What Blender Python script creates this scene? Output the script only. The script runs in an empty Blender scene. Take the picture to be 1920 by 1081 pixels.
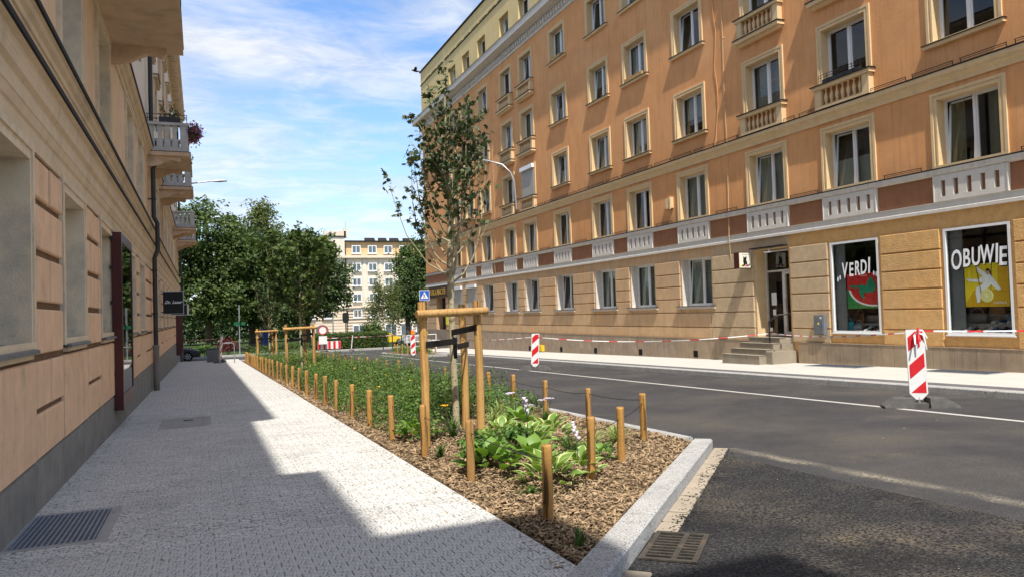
import bpy, math, random
import numpy as np
from mathutils import Vector, Matrix, Euler
random.seed(7); rng=np.random.default_rng(7)
S=bpy.context.scene; C=S.collection
SL=0.0201                                   # the street falls away at two per cent
def G(y): return -SL*y if y<75 else -SL*75-.012*(y-75)
# ---------------------------------------------------------------- camera
yaw,pit,rol=0.39442959,0.02967013,-0.03200316
f_=Vector((math.sin(yaw)*math.cos(pit),math.cos(yaw)*math.cos(pit),math.sin(pit)))
r0=Vector((math.cos(yaw),-math.sin(yaw),0)); u0=r0.cross(f_)
r_=math.cos(rol)*r0+math.sin(rol)*u0; u_=-math.sin(rol)*r0+math.cos(rol)*u0
cd=bpy.data.cameras.new('camera'); cam=bpy.data.objects.new('camera',cd); C.objects.link(cam)
cd.sensor_width=36; cd.lens=36*1400/1920; cd.clip_start=.05; cd.clip_end=4000
M4=Matrix((r_,u_,-f_)).transposed().to_4x4(); M4.translation=Vector((0,0,1.65)); cam.matrix_world=M4
S.camera=cam
# ---------------------------------------------------------------- sun and sky
LD=Vector((.130,.58,-1)).normalized()       # direction the sunlight travels
sd=bpy.data.lights.new('sun','SUN'); sd.energy=2.05; sd.angle=math.radians(.55); sd.color=(1,.945,.86)
sun=bpy.data.objects.new('sun',sd); C.objects.link(sun); sun.rotation_euler=LD.to_track_quat('-Z','Y').to_euler()
W=bpy.data.worlds.new('World'); S.world=W; W.use_nodes=True
nt=W.node_tree; nt.nodes.clear()
def N(t,nt,**k):
    n=nt.nodes.new(t)
    for a,b in k.items(): setattr(n,a,b)
    return n
out=N('ShaderNodeOutputWorld',nt); bg=N('ShaderNodeBackground',nt); bg.inputs[1].default_value=.10
sky=N('ShaderNodeTexSky',nt,sky_type='NISHITA'); sky.sun_disc=False
sky.sun_elevation=math.asin(-LD.z); sky.sun_rotation=math.atan2(-LD.x,-LD.y); sky.air_density=1.0; sky.dust_density=.25; sky.ozone_density=1.6
tc=N('ShaderNodeTexCoord',nt); sep=N('ShaderNodeSeparateXYZ',nt)
nt.links.new(tc.outputs['Generated'],sep.inputs[0])
def math_(nt,op,a,b=None,clamp=False):
    n=N('ShaderNodeMath',nt,operation=op); n.use_clamp=clamp
    for i,v in enumerate((a,b)):
        if v is None: continue
        if hasattr(v,'links'): nt.links.new(v,n.inputs[i])
        else: n.inputs[i].default_value=v
    return n.outputs[0]
dz=math_(nt,'ADD',math_(nt,'MAXIMUM',sep.outputs[2],0),.16)
comb=N('ShaderNodeCombineXYZ',nt)
nt.links.new(math_(nt,'DIVIDE',sep.outputs[0],dz),comb.inputs[0]); nt.links.new(math_(nt,'DIVIDE',sep.outputs[1],dz),comb.inputs[1])
def cloudnoise(scale,rotz,sx,sy,det,rough,dist,off):
    mp=N('ShaderNodeMapping',nt); mp.inputs['Rotation'].default_value=(0,0,rotz); mp.inputs['Scale'].default_value=(sx,sy,1); mp.inputs['Location'].default_value=(off,off*.7,off*.3)
    nt.links.new(comb.outputs[0],mp.inputs[0])
    n=N('ShaderNodeTexNoise',nt); n.inputs['Scale'].default_value=scale; n.inputs['Detail'].default_value=det; n.inputs['Roughness'].default_value=rough; n.inputs['Distortion'].default_value=dist
    nt.links.new(mp.outputs[0],n.inputs[0]); return n.outputs[0]
n1=cloudnoise(.95,.35,1.0,1.2,9,.60,.4,3.7)
n2=cloudnoise(4.0,.35,1,1.7,8,.64,.5,1.3)
n3=cloudnoise(2.0,.9,.6,1.6,6,.6,.2,9.1)
mixn=math_(nt,'ADD',math_(nt,'MULTIPLY',n1,.62),math_(nt,'ADD',math_(nt,'MULTIPLY',n2,.23),math_(nt,'MULTIPLY',n3,.15)))
ramp=N('ShaderNodeValToRGB',nt); ramp.color_ramp.elements[0].position=.40; ramp.color_ramp.elements[0].color=(.0,.0,.0,1)
ramp.color_ramp.elements[1].position=.585; ramp.color_ramp.elements[1].color=(.95,.95,.95,1)
e=ramp.color_ramp.elements.new(.49); e.color=(.5,.5,.5,1)
nt.links.new(mixn,ramp.inputs[0])
shade=N('ShaderNodeValToRGB',nt); shade.color_ramp.elements[0].color=(2.25,2.4,2.7,1); shade.color_ramp.elements[1].color=(3.1,3.15,3.22,1)
shade.color_ramp.elements[0].position=.40; shade.color_ramp.elements[1].position=.60
nt.links.new(n2,shade.inputs[0])
skyc=N('ShaderNodeMix',nt,data_type='RGBA',blend_type='MULTIPLY'); skyc.inputs[0].default_value=1
nt.links.new(sky.outputs[0],skyc.inputs[6]); skyc.inputs[7].default_value=(.58,.675,.79,1)
mx=N('ShaderNodeMix',nt,data_type='RGBA')
low=N('ShaderNodeMapRange',nt); low.inputs[1].default_value=.0; low.inputs[2].default_value=.38; low.inputs[3].default_value=.68; nt.links.new(sep.outputs[2],low.inputs[0])
nt.links.new(math_(nt,'MULTIPLY',ramp.outputs[0],low.outputs[0]),mx.inputs[0]); nt.links.new(skyc.outputs[2],mx.inputs[6]); nt.links.new(shade.outputs[0],mx.inputs[7])
nt.links.new(mx.outputs[2],bg.inputs[0]); nt.links.new(bg.outputs[0],out.inputs[0])
S.view_settings.view_transform='Standard'; S.view_settings.look='None'; S.view_settings.gamma=1; S.view_settings.use_curve_mapping=False
S.view_settings.exposure=1.66
S.render.engine='CYCLES'; S.cycles.use_denoising=True; S.cycles.max_bounces=6; S.cycles.diffuse_bounces=3; S.cycles.transparent_max_bounces=16
S.cycles.sample_clamp_indirect=8
# ---------------------------------------------------------------- materials
MATS={}
def mat(name,col,rough=.8,var=.12,scale=3.,bump=0.,bscale=60.,spec=.3,metal=0.,streak=0.,speck=None,detail=6,blot=None,coat=0.,isl=0.,trans=0.,coord='Object',gen=None):
    """principled material: base colour varied by noise, optional bump, vertical streaks, grains (speck) and blotches"""
    m=bpy.data.materials.new(name); m.use_nodes=True; t=m.node_tree; b=t.nodes['Principled BSDF']; L=t.links
    tc=N('ShaderNodeTexCoord',t); vec=tc.outputs[coord]
    n=N('ShaderNodeTexNoise',t); n.inputs['Scale'].default_value=scale; n.inputs['Detail'].default_value=detail; n.inputs['Roughness'].default_value=.65; L.new(vec,n.inputs[0])
    rp=N('ShaderNodeValToRGB',t); c0=[max(0,c*(1-var)) for c in col]; c1=[min(1,c*(1+var)) for c in col]
    rp.color_ramp.elements[0].position=.3; rp.color_ramp.elements[1].position=.7
    rp.color_ramp.elements[0].color=(*c0,1); rp.color_ramp.elements[1].color=(*c1,1); L.new(n.outputs[0],rp.inputs[0]); cur=rp.outputs[0]
    def over(cur,fac,colr,mode='MIX'):
        x=N('ShaderNodeMix',t,data_type='RGBA',blend_type=mode); L.new(fac,x.inputs[0]); L.new(cur,x.inputs[6]); x.inputs[7].default_value=(*colr,1); return x.outputs[2]
    def rng_(o,a,b_,lo=0.,hi=1.):
        r=N('ShaderNodeMapRange',t); r.inputs[1].default_value=a; r.inputs[2].default_value=b_; r.inputs[3].default_value=lo; r.inputs[4].default_value=hi; L.new(o,r.inputs[0]); return r.outputs[0]
    if blot:
        for (bc,bs,a,b_,amt) in blot:
            q=N('ShaderNodeTexNoise',t); q.inputs['Scale'].default_value=bs; q.inputs['Detail'].default_value=5; q.inputs['Roughness'].default_value=.6; L.new(vec,q.inputs[0])
            cur=over(cur,rng_(q.outputs[0],a,b_,0,amt),bc)
    if streak:
        mp=N('ShaderNodeMapping',t); mp.inputs['Scale'].default_value=(5,5,.35); L.new(vec,mp.inputs[0])
        q=N('ShaderNodeTexNoise',t); q.inputs['Scale'].default_value=1.6; q.inputs['Detail'].default_value=6; L.new(mp.outputs[0],q.inputs[0])
        cur=over(cur,rng_(q.outputs[0],.5,.75,0,streak),[c*.45 for c in col])
    if speck:
        for (sc,ss,a,b_,amt) in speck:
            q=N('ShaderNodeTexNoise',t); q.inputs['Scale'].default_value=ss; q.inputs['Detail'].default_value=2; L.new(vec,q.inputs[0])
            cur=over(cur,rng_(q.outputs[0],a,b_,0,amt),sc)
    if isl:
        g=N('ShaderNodeNewGeometry',t); hs=N('ShaderNodeHueSaturation',t); L.new(cur,hs.inputs['Color'])
        L.new(rng_(g.outputs['Random Per Island'],0,1,1-isl,1+isl),hs.inputs['Value'])
        L.new(rng_(g.outputs['Random Per Island'],0,1,.5+.022*isl/.35*(isl<.5),.5-.022*isl/.35*(isl<.5)),hs.inputs['Hue']); cur=hs.outputs[0]
    if gen: cur=gen(t,cur,vec,over,rng_)
    L.new(cur,b.inputs['Base Color']); b.inputs['Roughness'].default_value=rough; b.inputs['Metallic'].default_value=metal
    b.inputs['Specular IOR Level'].default_value=spec
    if coat: b.inputs['Coat Weight'].default_value=coat
    if bump:
        q=N('ShaderNodeTexNoise',t); q.inputs['Scale'].default_value=bscale; q.inputs['Detail'].default_value=4; L.new(vec,q.inputs[0])
        bp=N('ShaderNodeBump',t); bp.inputs['Strength'].default_value=min(1,bump); bp.inputs['Distance'].default_value=.02; L.new(q.outputs[0],bp.inputs['Height']); L.new(bp.outputs[0],b.inputs['Normal'])
    if trans:
        tr=N('ShaderNodeBsdfTranslucent',t); hs=N('ShaderNodeHueSaturation',t); hs.inputs['Value'].default_value=1.5; hs.inputs['Saturation'].default_value=1.15; L.new(cur,hs.inputs['Color']); L.new(hs.outputs[0],tr.inputs[0])
        ms=N('ShaderNodeMixShader',t); ms.inputs[0].default_value=trans; L.new(b.outputs[0],ms.inputs[1]); L.new(tr.outputs[0],ms.inputs[2])
        L.new(ms.outputs[0],t.nodes['Material Output'].inputs[0])
    MATS[name]=m; return m
def glass(name,tint,refl=.9):
    m=bpy.data.materials.new(name); m.use_nodes=True; t=m.node_tree; t.nodes.remove(t.nodes['Principled BSDF'])
    a=N('ShaderNodeBsdfTransparent',t); a.inputs[0].default_value=(*tint,1); g=N('ShaderNodeBsdfGlossy',t); g.inputs['Roughness'].default_value=.015; g.inputs['Color'].default_value=(refl,refl,refl,1)
    fr=N('ShaderNodeFresnel',t); fr.inputs[0].default_value=1.75
    ge=N('ShaderNodeNewGeometry',t); k_=N('ShaderNodeMath',t,operation='SUBTRACT'); k_.inputs[0].default_value=1; t.links.new(ge.outputs['Backfacing'],k_.inputs[1]); k2=N('ShaderNodeMath',t,operation='MULTIPLY'); t.links.new(fr.outputs[0],k2.inputs[0]); t.links.new(k_.outputs[0],k2.inputs[1]); fr.inputs[0].default_value=1.6
    x=N('ShaderNodeMixShader',t); t.links.new(k2.outputs[0],x.inputs[0]); t.links.new(a.outputs[0],x.inputs[1]); t.links.new(g.outputs[0],x.inputs[2]); t.links.new(x.outputs[0],t.nodes['Material Output'].inputs[0])
    MATS[name]=m; return m
mat('orange_plaster',(.72,.35,.145),.9,.10,.9,.3,22,.15,streak=.30,blot=[((.76,.43,.21),.35,.5,.7,.5),((.52,.22,.08),.6,.58,.8,.35)])
mat('ochre_plaster',(.60,.40,.225),.92,.14,1.6,.3,30,.15,streak=.32,blot=[((.52,.37,.24),.5,.5,.68,.65),((.64,.35,.15),.4,.56,.7,.5)])
mat('roughcast',(.69,.41,.165),.95,.16,5,1.,26,.1,streak=.12,blot=[((.56,.38,.20),.5,.5,.7,.5)])
mat('roughcast_patch',(.57,.425,.265),.95,.12,4,.9,26,.1,streak=.12)
mat('brown_plaster',(.34,.16,.085),.9,.12,2,.3,40,.15,streak=.2)
mat('cream_trim',(.72,.525,.29),.85,.08,3,.1,40,.2,streak=.15)
mat('attic_plaster',(.64,.49,.235),.9,.1,1.2,.2,30,.15,streak=.28,blot=[((.5,.42,.26),.6,.52,.7,.6)])
mat('white_paint',(.68,.64,.57),.8,.06,4,.12,60,.25,streak=.16)
mat('old_white_paint',(.64,.60,.54),.85,.12,5,.2,50,.2,streak=.3)
mat('window_white',(.80,.80,.79),.35,.02,5,spec=.5)
mat('old_window',(.42,.40,.36),.6,.15,6,.1,40)
mat('plinth_stone',(.36,.275,.185),.8,.2,2.2,.25,60,.25,streak=.45,isl=.16,blot=[((.22,.17,.12),1.1,.55,.75,.6)])
mat('plinth_far',(.33,.26,.19),.85,.2,2,.25,60,.2,streak=.55,isl=.12,blot=[((.48,.42,.36),1.7,.6,.72,.5)])
mat('granite',(.40,.39,.37),.75,.14,3,.3,120,.3,speck=[((.08,.08,.08),62,.53,.61,.7),((.62,.61,.59),75,.57,.66,.6)],isl=.12)
mat('step_stone',(.30,.255,.19),.8,.18,3,.3,120,.3,speck=[((.12,.11,.09),150,.55,.65,.6)])
mat('flashing',(.022,.019,.017),.75,.2,4,spec=.2)
mat('zinc',(.16,.165,.18),.5,.2,5,.1,30,.5,metal=.3)
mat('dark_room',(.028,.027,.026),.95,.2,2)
mat('curtain_white',(.36,.37,.34),.9,.1,8)
mat('curtain_gold',(.22,.19,.12),.9,.15,6)
mat('blind_grey',(.40,.39,.37),.7,.06,8)
mat('shutter_grey',(.46,.43,.38),.6,.05,6)
glass('pane_glass',(.80,.84,.82)); glass('shop_glass',(.92,.94,.93)); glass('showcase_glass',(.25,.27,.26))
# left house
mat('left_block',(.80,.52,.32),.9,.1,3,.22,40,.15,streak=.25,isl=.07,blot=[((.46,.28,.17),2.2,.56,.75,.55)])
mat('left_joint',(.20,.12,.072),.95,.2,5,.3,60,.1,streak=.3)
mat('left_trim',(.68,.515,.335),.9,.10,2.5,.06,50,.15,blot=[((.34,.27,.19),.9,.52,.75,.6),((.16,.13,.10),3.5,.62,.8,.5)])
mat('left_reveal',(.76,.60,.405),.92,.1,3,.3,40,.15,blot=[((.44,.38,.30),1.7,.5,.7,.7),((.22,.19,.15),7,.66,.76,.5)])
mat('left_plaster',(.76,.54,.34),.9,.1,2,.2,40,.15,streak=.2)
mat('left_upper',(.78,.70,.58),.9,.08,2,.15,40,.15,streak=.15)
mat('left_plinth',(.25,.235,.21),.85,.2,3,.3,70,.2,streak=.3,isl=.1)
mat('soffit',(.66,.47,.31),.95,.14,2.2,.35,50,.1,blot=[((.36,.25,.16),1.6,.5,.7,.6)])
mat('concrete',(.52,.50,.465),.9,.14,3,.25,80,.15,streak=.3)
mat('maroon',(.075,.012,.012),.35,.1,3,spec=.5)
mat('black_metal',(.015,.015,.016),.45,.15,5,spec=.5)
mat('pipe_metal',(.035,.032,.030),.5,.2,4,spec=.45)
mat('pipe_boot',(.22,.19,.155),.8,.2,4,.2,40)
# ground
mat('asphalt',(.052,.050,.051),.86,.22,1.4,.7,95,.3,speck=[((.020,.020,.021),70,.52,.60,.75),((.17,.165,.16),85,.60,.67,.55)],
    blot=[((.115,.102,.083),.42,.47,.70,.75),((.17,.145,.105),.95,.60,.80,.55)])
mat('asphalt_coarse',(.036,.035,.036),.84,.25,2,1.,60,.3,speck=[((.008,.008,.009),40,.46,.55,.92),((.13,.122,.11),46,.58,.68,.5)],
    blot=[((.15,.125,.088),.75,.48,.70,.75),((.24,.165,.075),1.5,.62,.8,.45),((.010,.010,.012),.8,.54,.66,.8)])
mat('road_paint',(.47,.455,.42),.7,.1,6,.2,80,blot=[((.25,.24,.23),7,.6,.75,.5)])
mat('dust',(.20,.175,.135),.95,.4,8,.4,120,.1)
mat('gutter_stone',(.35,.295,.225),.9,.14,3,.3,120,.15,isl=.1,blot=[((.30,.25,.19),2,.5,.75,.5)])
mat('tile_joint',(.30,.29,.27),.95,.3,20,.4,120)
SP=[((.09,.09,.088),46,.52,.60,.72),((.78,.77,.74),60,.55,.64,.6)]
mat('paver',(.58,.565,.53),.85,.10,1.4,.4,90,.25,speck=SP,isl=.06,blot=[((.40,.385,.36),.8,.52,.72,.55),((.30,.28,.25),3.1,.66,.8,.5)])
mat('paving_light',(.52,.495,.45),.85,.07,1.5,.3,90,.2,speck=[((.26,.25,.23),70,.55,.64,.5)])
mat('paving_dark',(.115,.115,.118),.85,.2,3,.4,90,.2,speck=[((.3,.3,.3),80,.58,.66,.5)])
mat('concrete_slab',(.37,.355,.33),.9,.12,3,.3,90,.2)
mat('soil',(.13,.085,.05),.95,.3,14,1,40,.1)
mat('mulch_chip',(.29,.205,.122),.9,.35,25,.3,80,.1,isl=.62)
mat('far_ground',(.20,.19,.17),.95,.2,1)
mat('lawn',(.055,.085,.025),.95,.3,2,.6,40,.1)
def seam(t,cur,vec,over,rng_):
    # thin film of dust: covers less towards its edges and where the noise is low
    b=t.nodes['Principled BSDF']; sp=N('ShaderNodeSeparateXYZ',t); t.links.new(vec,sp.inputs[0])
    def mt(op,a,c): 
        n=N('ShaderNodeMath',t,operation=op)
        for i,v in enumerate((a,c)):
            if hasattr(v,'links'): t.links.new(v,n.inputs[i])
            elif v is not None: n.inputs[i].default_value=v
        return n.outputs[0]
    q=N('ShaderNodeTexNoise',t); q.inputs['Scale'].default_value=2.2; q.inputs['Detail'].default_value=7; t.links.new(vec,q.inputs[0])
    q2=N('ShaderNodeTexNoise',t); q2.inputs['Scale'].default_value=55; q2.inputs['Detail'].default_value=3; t.links.new(vec,q2.inputs[0])
    line=mt('ADD',mt('MULTIPLY',mt('SUBTRACT',8.3,sp.outputs[1]),.0625),6.5); dist=mt('ABSOLUTE',mt('SUBTRACT',mt('ADD',sp.outputs[0],mt('MULTIPLY',mt('SUBTRACT',q.outputs[0],.5),.22)),line),None)
    f=rng_(dist,.16,.02,0,1); f=mt('MULTIPLY',f,rng_(q2.outputs[0],.36,.60,0,1)); f=mt('MULTIPLY',f,rng_(q.outputs[0],.33,.60,.25,.9)); t.links.new(f,b.inputs['Alpha']); return cur
mat('dust_film',(.36,.32,.25),.95,.2,8,.3,120,.1,gen=seam)
# wood, plants
def ring(t,cur,vec,over,rng_):
    mp=N('ShaderNodeMapping',t); mp.inputs['Scale'].default_value=(26,26,1.4); t.links.new(vec,mp.inputs[0])
    q=N('ShaderNodeTexNoise',t); q.inputs['Scale'].default_value=1; q.inputs['Detail'].default_value=5; t.links.new(mp.outputs[0],q.inputs[0])
    c=over(cur,rng_(q.outputs[0],.52,.66,0,.62),(.20,.095,.022))
    v=N('ShaderNodeTexVoronoi',t); v.inputs['Scale'].default_value=6.5; t.links.new(vec,v.inputs[0])
    c=over(c,rng_(v.outputs['Distance'],.13,.07,0,.9),(.05,.022,.008))
    oi=N('ShaderNodeObjectInfo',t); c=over(c,rng_(oi.outputs['Random'],.2,1,0,.45),(.30,.19,.085))
    ck=N('ShaderNodeMapping',t); ck.inputs['Scale'].default_value=(34,34,.9); t.links.new(vec,ck.inputs[0]); q2=N('ShaderNodeTexNoise',t); q2.inputs['Scale'].default_value=1; t.links.new(ck.outputs[0],q2.inputs[0])
    return over(c,rng_(q2.outputs[0],.63,.68,0,.8),(.07,.035,.012))
mat('post_wood',(.44,.235,.062),.65,.16,5,.25,40,.3,isl=.14,gen=ring)
mat('stake_wood',(.52,.30,.095),.65,.14,4,.25,40,.3,isl=.12,gen=ring)
mat('end_grain',(.30,.16,.055),.8,.2,20)
mat('strap',(.012,.012,.012),.6,.2,10)
mat('bark_young',(.40,.345,.22),.9,.22,12,.5,50,.15,blot=[((.14,.10,.06),9,.58,.66,.85)])
mat('bark',(.10,.078,.058),.95,.3,9,.8,30,.1)
mat('birch_bark',(.45,.43,.39),.85,.2,5,.2,40,blot=[((.06,.055,.05),7,.58,.66,.9)])
mat('leaf_dark',(.058,.095,.028),.55,.15,1.2,spec=.35,isl=.38,trans=.26)
mat('leaf_mid',(.08,.125,.032),.55,.15,1.2,spec=.35,isl=.36,trans=.3)
mat('leaf_light',(.125,.155,.045),.55,.15,1.2,spec=.35,isl=.35,trans=.35)
mat('leaf_young',(.06,.088,.03),.5,.2,3,spec=.4,isl=.4,trans=.2)
mat('leaf_brown',(.20,.14,.05),.7,.2,3,isl=.4,trans=.3)
mat('leaf_red',(.12,.028,.026),.6,.2,3,isl=.4,trans=.3)
mat('shrub_leaf',(.115,.21,.045),.5,.15,1.5,spec=.35,isl=.38,trans=.3)
mat('hosta_leaf',(.16,.28,.05),.45,.12,5,spec=.4,isl=.12,trans=.25)
mat('hosta_edge',(.60,.62,.28),.5,.08,5,spec=.4,trans=.25)
mat('blade',(.085,.155,.035),.5,.15,4,spec=.35,isl=.35,trans=.3)
mat('blade_light',(.32,.40,.14),.5,.15,4,spec=.35,isl=.3,trans=.3)
mat('petal_yellow',(.8,.42,.02),.6,.05,4); mat('petal_white',(.7,.62,.74),.6,.05,4); mat('petal_pink',(.55,.12,.40),.6,.2,9,isl=.4,trans=.3)
# street things
mat('sign_red',(.62,.018,.025),.4,.08,6,spec=.5); mat('sign_white',(.78,.78,.76),.4,.06,6,spec=.5,blot=[((.5,.49,.47),5,.58,.75,.5)])
mat('sign_blue',(.012,.10,.50),.4,.05,5,spec=.5); mat('sign_black',(.012,.012,.012),.4,.1,5)
mat('rubber',(.10,.095,.088),.85,.25,7,.4,60)
mat('steel',(.42,.43,.44),.4,.1,6,spec=.5,metal=.6)
mat('galv',(.36,.42,.50),.42,.15,8,spec=.5,metal=.75)
mat('cast_iron',(.085,.075,.062),.6,.35,9,.4,60,metal=.4,blot=[((.20,.13,.08),6,.55,.7,.5)])
mat('pit_black',(.006,.006,.006),1.,.1,3)
mat('cabinet_grey',(.15,.16,.165),.5,.1,6,spec=.4); mat('gas_yellow',(.72,.48,.03),.5,.1,6)
mat('sign_cream',(.76,.72,.60),.5,.05,6); mat('letter_white',(.86,.86,.86),.5,.02,5)
mat('gold',(.55,.33,.06),.4,.15,6,metal=.3); mat('dark_wood_sign',(.06,.035,.025),.6,.2,6)
mat('display_step',(.36,.34,.31),.7,.1,5); mat('poster_yellow',(.78,.60,.02),.4,.05,3); mat('poster_amber',(.62,.36,.01),.4,.05,3); mat('poster_red',(.60,.03,.03),.4,.12,6); mat('poster_green',(.03,.22,.05),.5,.6,60); mat('figure_green',(.02,.23,.12),.5,.1,6); mat('lemon',(.82,.75,.08),.4,.05,6); mat('pink',(.75,.2,.28),.4,.1,6)
mat('skin',(.55,.32,.22),.5,.05,6); mat('hair',(.03,.018,.012),.6,.1,5)
mat('car_paint',(.012,.014,.022),.22,.05,5,spec=.6,coat=.6); mat('tyre',(.012,.012,.012),.8,.1,9); mat('car_glass',(.02,.022,.025),.05,.05,5,spec=.8); mat('headlight',(.55,.58,.6),.12,.05,9,spec=.8); mat('car_silver',(.45,.47,.5),.25,.05,5,metal=.5,coat=.5)
mat('leather_brown',(.16,.075,.03),.5,.15,8); mat('leather_black',(.014,.014,.014),.45,.1,8); mat('shoe_white',(.62,.6,.57),.5,.08,8); mat('shoe_blue',(.03,.10,.20),.5,.1,8); mat('bag_teal',(.03,.30,.38),.5,.1,8); mat('bag_grey',(.20,.21,.22),.5,.1,8); mat('shoe_tan',(.38,.25,.13),.5,.1,8)
mat('far_cream',(.66,.565,.43),.9,.06,.7,streak=.12); mat('far_orange',(.68,.44,.23),.9,.06,.7); mat('far_peach',(.64,.47,.31),.9,.06,.7); mat('far_white',(.66,.60,.49),.9,.06,.7,streak=.1)
mat('far_pane',(.10,.12,.13),.08,.3,3,spec=.7); mat('bird_grey',(.03,.03,.032),.8,.1,5); mat('street_green',(.01,.10,.045),.5,.05,5); mat('cloth_orange',(.8,.22,.02),.5,.05,5)
def MM(*n): return [MATS[x] for x in n]
# ---------------------------------------------------------------- mesh helpers
class MB:
    """collects faces in world coordinates, relative to an origin, and links them as ONE mesh"""
    def __init__(s,o=(0,0,0)): s.v=[];s.f=[];s.m=[];s.sm=[];s.o=Vector(o)
    def add(s,vs,fs,m=0,sm=False):
        k=len(s.v); s.v+=[tuple(p) for p in vs]
        for f in fs: s.f.append(tuple(i+k for i in f)); s.m.append(m); s.sm.append(sm)
        return s
    def box(s,x0,x1,y0,y1,z0,z1,m=0):
        x0,x1=sorted((x0,x1)); y0,y1=sorted((y0,y1)); z0,z1=sorted((z0,z1))
        return s.add([(x0,y0,z0),(x1,y0,z0),(x1,y1,z0),(x0,y1,z0),(x0,y0,z1),(x1,y0,z1),(x1,y1,z1),(x0,y1,z1)],[(0,3,2,1),(4,5,6,7),(0,1,5,4),(1,2,6,5),(2,3,7,6),(3,0,4,7)],m)
    def cbox(s,x0,x1,y0,y1,z0,z1,c,ax,m=0):
        """box whose face on side ax ('-x','+x','+z') has chamfered edges c"""
        if ax in('-x','+x'):
            xf,xb=(x0,x1) if ax=='-x' else (x1,x0); d=c if ax=='-x' else -c
            P=[(xb,y0,z0),(xb,y1,z0),(xb,y1,z1),(xb,y0,z1),(xf+d,y0,z0),(xf+d,y1,z0),(xf+d,y1,z1),(xf+d,y0,z1),(xf,y0+c,z0+c),(xf,y1-c,z0+c),(xf,y1-c,z1-c),(xf,y0+c,z1-c)]
        else:
            P=[(x0,y0,z0),(x1,y0,z0),(x1,y1,z0),(x0,y1,z0),(x0,y0,z1-c),(x1,y0,z1-c),(x1,y1,z1-c),(x0,y1,z1-c),(x0+c,y0+c,z1),(x1-c,y0+c,z1),(x1-c,y1-c,z1),(x0+c,y1-c,z1)]
        F=[]
        for i in range(4):
            j=(i+1)%4; F+=[(i,j,4+j,4+i),(4+i,4+j,8+j,8+i)]
        F.append((8,9,10,11))
        if ax=='-x': F=[tuple(reversed(f)) for f in F]
        return s.add(P,F,m)
    def tube(s,pts,rs,n=8,m=0,caps=True,sm=True,mc=None):
        pts=[Vector(p) for p in pts]
        if not hasattr(rs,'__len__'): rs=[rs]*len(pts)
        P=[];prev=None
        for i,p in enumerate(pts):
            d=(pts[min(i+1,len(pts)-1)]-pts[max(i-1,0)]); d=d.normalized() if d.length>1e-9 else Vector((0,0,1))
            a=prev-d*prev.dot(d) if prev is not None else d.orthogonal()
            a=(a if a.length>1e-6 else d.orthogonal()).normalized(); prev=a; b=d.cross(a)
            for k in range(n):
                t=2*math.pi*k/n; P.append(p+(a*math.cos(t)+b*math.sin(t))*rs[i])
        F=[]
        for i in range(len(pts)-1):
            for k in range(n): F.append((i*n+k,i*n+(k+1)%n,(i+1)*n+(k+1)%n,(i+1)*n+k))
        s.add(P,F,m,sm)
        if caps:
            s.add(P[:n],[tuple(range(n-1,-1,-1))],m if mc is None else mc); s.add(P[-n:],[tuple(range(n))],m if mc is None else mc)
        return s
    def lathe(s,prof,c,n=10,m=0,sm=True):
        P=[];F=[]
        for r,z in prof:
            for k in range(n): t=2*math.pi*k/n; P.append((c[0]+r*math.cos(t),c[1]+r*math.sin(t),c[2]+z))
        for i in range(len(prof)-1):
            for k in range(n): F.append((i*n+k,i*n+(k+1)%n,(i+1)*n+(k+1)%n,(i+1)*n+k))
        F+= [tuple(range(n-1,-1,-1)),tuple(range((len(prof)-1)*n,len(prof)*n))]
        return s.add(P,F,m,sm)
    def prism(s,poly,fn,a,b,m=0,sm=False):
        """polygon (u,v) extruded from depth a to b; fn(u,v,w) gives the point"""
        n=len(poly); P=[fn(u,v,a) for u,v in poly]+[fn(u,v,b) for u,v in poly]
        F=[tuple(range(n-1,-1,-1)),tuple(range(n,2*n))]; s.add(P,F,m)
        s.add(P,[(i,(i+1)%n,n+(i+1)%n,n+i) for i in range(n)],m,sm); return s
    def quad(s,a,b,c,d,m=0): return s.add([a,b,c,d],[(0,1,2,3)],m)
    def mesh(s,name,mats):
        me=bpy.data.meshes.new(name); o=s.o
        me.from_pydata([(x-o.x,y-o.y,z-o.z) for x,y,z in s.v],[],s.f)
        for q in mats: me.materials.append(q if not isinstance(q,str) else MATS[q])
        me.polygons.foreach_set('material_index',s.m); me.polygons.foreach_set('use_smooth',s.sm); me.update(); return me
    def build(s,name,mats,parent=None,label=None,cat=None,group=None,kind=None):
        if isinstance(mats,str): mats=[mats]
        o=bpy.data.objects.new(name,s.mesh(name,mats)); C.objects.link(o)
        if parent is not None: o.parent=parent
        else: o.location=s.o
        return tag(o,label,cat,group,kind)
def tag(o,label=None,cat=None,group=None,kind=None):
    for k,v in (('label',label),('category',cat),('group',group),('kind',kind)):
        if v: o[k]=v
    return o
def empty(name,loc,label=None,cat=None,group=None,kind=None,rz=0):
    o=bpy.data.objects.new(name,None); C.objects.link(o); o.location=loc; o.rotation_euler=(0,0,rz); o.empty_display_size=.2
    return tag(o,label,cat,group,kind)
KIDS={}
def copytree(o,parent=None,kids=None):
    if kids is None:
        kids={}
        for q in bpy.data.objects:
            if q.parent is not None: kids.setdefault(q.parent.name,[]).append(q)
    c=o.copy(); C.objects.link(c)
    if parent is not None: c.parent=parent
    for q in kids.get(o.name,[]): copytree(q,c,kids)
    return c
def obj(name,me,parent=None,loc=None,**k):
    o=bpy.data.objects.new(name,me); C.objects.link(o)
    if parent is not None: o.parent=parent
    if loc is not None: o.location=loc
    return tag(o,**k)
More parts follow.
